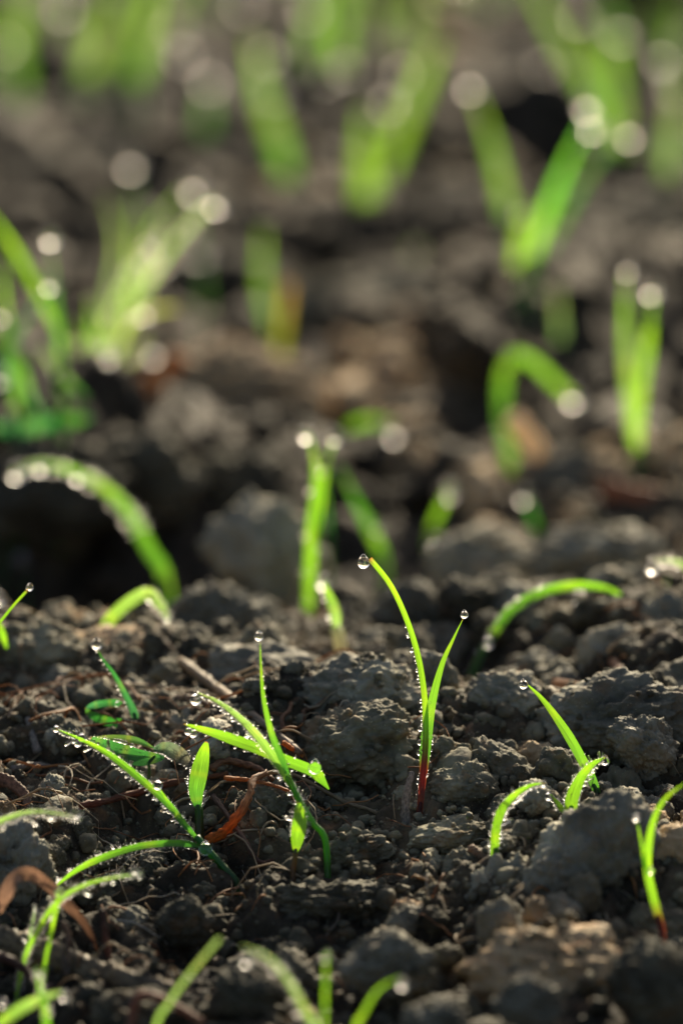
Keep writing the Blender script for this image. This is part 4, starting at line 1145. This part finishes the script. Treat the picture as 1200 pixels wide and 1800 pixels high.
MARKS = [(738, 1425, 'the red-footed centre stem'), (640, 988, 'the bent tip of the centre seedling'), (517, 1525, 'the red-footed bulging leaf'), (455, 1119, 'the drop on the upright needle leaf'),
 (590, 1390, 'the right end of the broad leaf'), (325, 1275, 'the tip of the broad left-spreading leaf'), (415, 1556, 'the foot of the diagonal seedling'), (98, 1282, 'the far tip of the diagonal seedling'), (100, 1560, 'the end of the leaf arching down left'),
 (143, 1440, 'the tip of the leaf from the left edge'), (250, 1537, 'the tip of the curving lower left seedling'), (350, 1450, 'the foot of the small pointed shoot'), (170, 1135, 'the drop-topped weed on the left slope'), (50, 1035, 'the thin stalk at the left edge'),
 (240, 1050, 'the bent leaf on the left ridge'), (865, 1500, 'the foot of the bow-shaped seedling'), (1000, 1425, 'the foot of the broad bristly seedling'), (920, 1200, 'the top of the smooth straight blade'), (1045, 1390, 'the foot of the smooth straight blade'),
 (826, 1203, 'the left foot of the long arching blade'), (1118, 1078, 'the right end of the long arching blade'), (1160, 1640, 'the red foot of the lower right seedling'), (1045, 1115, 'the rust-orange scrap'), (1030, 1640, 'the base of the big smooth grey clod'),
 (432, 1689, 'the bottom-edge seedling drop'), (707, 1731, 'the drop at the bottom centre'), (112, 1752, 'the white drop in the bottom left corner'), (386, 1650, 'the tip of the slanting bottom blade'), (820, 1636, 'the end of the thin orange rootlet'),
 (590, 1640, 'the broad shaded clod'), (30, 1440, 'the rock-like clod at the left edge'), (590, 1190, 'the brown foot of the pale sprout'), (1170, 1280, 'the blocky clod at the right edge'), (930, 1790, 'the pale clod at the bottom right'), (560, 1080, 'the foot of the tall blurred pair'), (1100, 1480, 'the right flank of the big smooth grey clod')]
ORD = ['nearest', 'second', 'third', 'fourth', 'fifth', 'sixth', 'seventh', 'eighth', 'ninth', 'tenth', 'eleventh', 'twelfth', 'thirteenth', 'fourteenth', 'fifteenth']
cells = {}
for (o, p, r, pale, lab) in LOOSE:
    a, b, w = proj(p)
    ds = [math.hypot(a - m[0], b - m[1]) for m in MARKS]
    k = int(np.argmin(ds)); dx, dy = a - MARKS[k][0], b - MARKS[k][1]
    dr = ('right of' if dx > 0 else 'left of') if abs(dx) > abs(dy) else ('below' if dy > 0 else 'above')
    size = 'small' if r < .17 else ('medium' if r < .27 else 'large')
    cells.setdefault((size, 'pale' if pale else 'dark', lab, dr, MARKS[k][2]), []).append((ds[k], o))
for (size, tone, foc, dr, mk), L_ in cells.items():
    L_.sort(key=lambda q: q[0])
    for i, (_, o) in enumerate(L_):
        o['label'] = f"{foc} {size} {tone} clod {dr} {mk}" if len(L_) == 1 else f"{foc} {size} {tone} clod, {ORD[i]} {dr} {mk}"

def crumbs(name, label, spec, mat):
    V, F, o = [], [], 0
    for (cnt, y0, y1, xw, ra, rb, shapes, slope) in spec:
        x = rng.uniform(-1, 1, cnt) * xw; y = rng.uniform(y0, y1, cnt)
        if slope: x *= (y / y0)
        r = ra * (rb / ra) ** (rng.uniform(size=cnt) ** 1.8)
        z = H(x, y) + r * rng.uniform(-.3, .5, cnt)
        for i in range(cnt):
            p = np.array([x[i], y[i], z[i]])
            if r[i] > .07 and blocked(p, r[i]): continue
            v, f = shapes[rng.integers(0, len(shapes))]
            m = rotm(*rng.uniform(-3, 3, 3))
            V.append((v * (r[i] * rng.uniform(.7, 1.3, 3))) @ m.T + p); F.append(f + o); o += len(v)
    ob = mesh_obj(name, np.vstack(V), np.vstack(F), mat)
    return tag(ob, label, 'soil crumbs', None, 'stuff')
crumbs('soil_crumbs', 'loose dark crumbs of soil strewn over the bank', [
    (2600, 54, 60.5, 3.7, .02, .06, SH_S, False), (1300, 60.5, 66, 4.0, .03, .07, SH_S, False), (7000, 54, 62, 3.8, .009, .022, SH_1, False),
    (1900, 52, 66.5, 4.1, .05, .13, SH_T, False),
    (260, 54, 66.5, 4.1, .10, .20, SH_LO, False)], M_clod)
crumbs('soil_lumps', 'blurred lumps of soil on the ground behind the bank', [
    (560, 66.5, 116, 4.6, .15, .75, SH_LO, True), (260, 100, 135, 6.5, .4, 1.1, SH_LO, True), (2400, 66.5, 116, 4.6, .06, .25, SH_T, True)], M_soil)

V, F, off = [], [], 0
for (cx_, cy_, sx, sy, cnt) in [(-1.6, 81.5, 1.5, 2.0, 150), (.6, 81, 1.2, 1.6, 60), (3.1, 74.5, 1.2, 1.5, 90), (2.2, 71.5, 1.2, 1.3, 40), (-3.2, 64.6, 1.0, .7, 60), (.2, 99, 3.0, 3, 50), (2.6, 112, 1.5, 3, 50)]:
    for _ in range(cnt):
        x = cx_ + rng.normal() * sx * .6; y = cy_ + rng.normal() * sy * .6; r = .08 * 5.5 ** (rng.uniform() ** 1.4)
        if y < 67: r *= .45
        p = np.array([x, y, H(x, y)[0] + r * rng.uniform(-.1, .5)])
        if blocked(p, r): continue
        v, f = SH_LO[rng.integers(0, 8)]
        V.append((v * (r * rng.uniform(.8, 1.3, 3))) @ rotm(*rng.uniform(-3, 3, 3)).T + p); F.append(f + off); off += len(v)
tag(mesh_obj('sunlit_soil_lumps', np.vstack(V), np.vstack(F), M_tan), 'warm tan lumps of soil coloured as if sunlit, in the middle distance', 'soil lumps', None, 'stuff')  # the sunlit band is painted on as a tan soil colour
# crumbs stuck on the big clods
V, F, off = [], [], 0
for (p, r) in KEYP + placed:
    n = int(26 * (r / .5) ** 1.5) + 4
    for _ in range(n):
        d = rng.normal(size=3); d[2] = abs(d[2]) * .8; d /= np.linalg.norm(d)
        q = p + d * r * np.array([.74, .7, .7]); rr = rng.uniform(.02, .05)
        if blocked(q, rr): continue
        v, f = SH_S[rng.integers(0, 8)]
        V.append((v * rr) @ rotm(*rng.uniform(-3, 3, 3)).T + q); F.append(f + off); off += len(v)
tag(mesh_obj('soil_grains', np.vstack(V), np.vstack(F), M_clod), 'grains of soil clinging to the clods', 'soil grains', None, 'stuff')

# fine fibres
V, F, off = [], [], 0
NF = 560
for q_ in range(NF):
    x = rng.uniform(-3.9, 3.9); y = rng.uniform(54, 66)
    L = rng.uniform(.08, .55); th = rng.uniform(0, 6.28); r = rng.uniform(.004, .014)
    if q_ > 430:
        x = rng.uniform(-3.6, -.3); y = rng.uniform(56.5, 61.3); L = rng.uniform(.3, 1.2); r = rng.uniform(.005, .016)
    bend = rng.uniform(-1.6, 1.6); n = 7
    P = []
    for i in range(n):
        s = i / (n - 1)
        a = th + bend * s
        px_ = x + L * s * math.cos(a); py_ = y + L * s * math.sin(a)
        P.append([px_, py_, 0])
    P = np.array(P)
    P[:, 2] = H(P[:, 0], P[:, 1]) * .5 + .5 * H(x, y)[0] + .04 + rng.uniform(0, .16) * np.sin(np.linspace(0, math.pi, n))
    for i in range(n):
        for j in range(4):
            aa = j * math.pi / 2
            V.append(P[i] + np.array([math.cos(aa) * -math.sin(th), math.cos(aa) * math.cos(th), math.sin(aa)]) * r)
    for i in range(n - 1):
        for j in range(4):
            F.append([off + i * 4 + j, off + i * 4 + (j + 1) % 4, off + (i + 1) * 4 + (j + 1) % 4, off + (i + 1) * 4 + j])
    off += n * 4
cc = np.repeat(np.array([[.40, .30, .18], [.30, .14, .06], [.50, .42, .30], [.42, .20, .07]])[rng.integers(0, 4, NF)], 28, 0)
tag(mesh_obj('plant_fibres', V, F, M_dry, None, True, np.tile([0., 0.], (len(V), 1)), cc), 'short dry plant fibres scattered through the soil', 'plant litter', None, 'stuff')
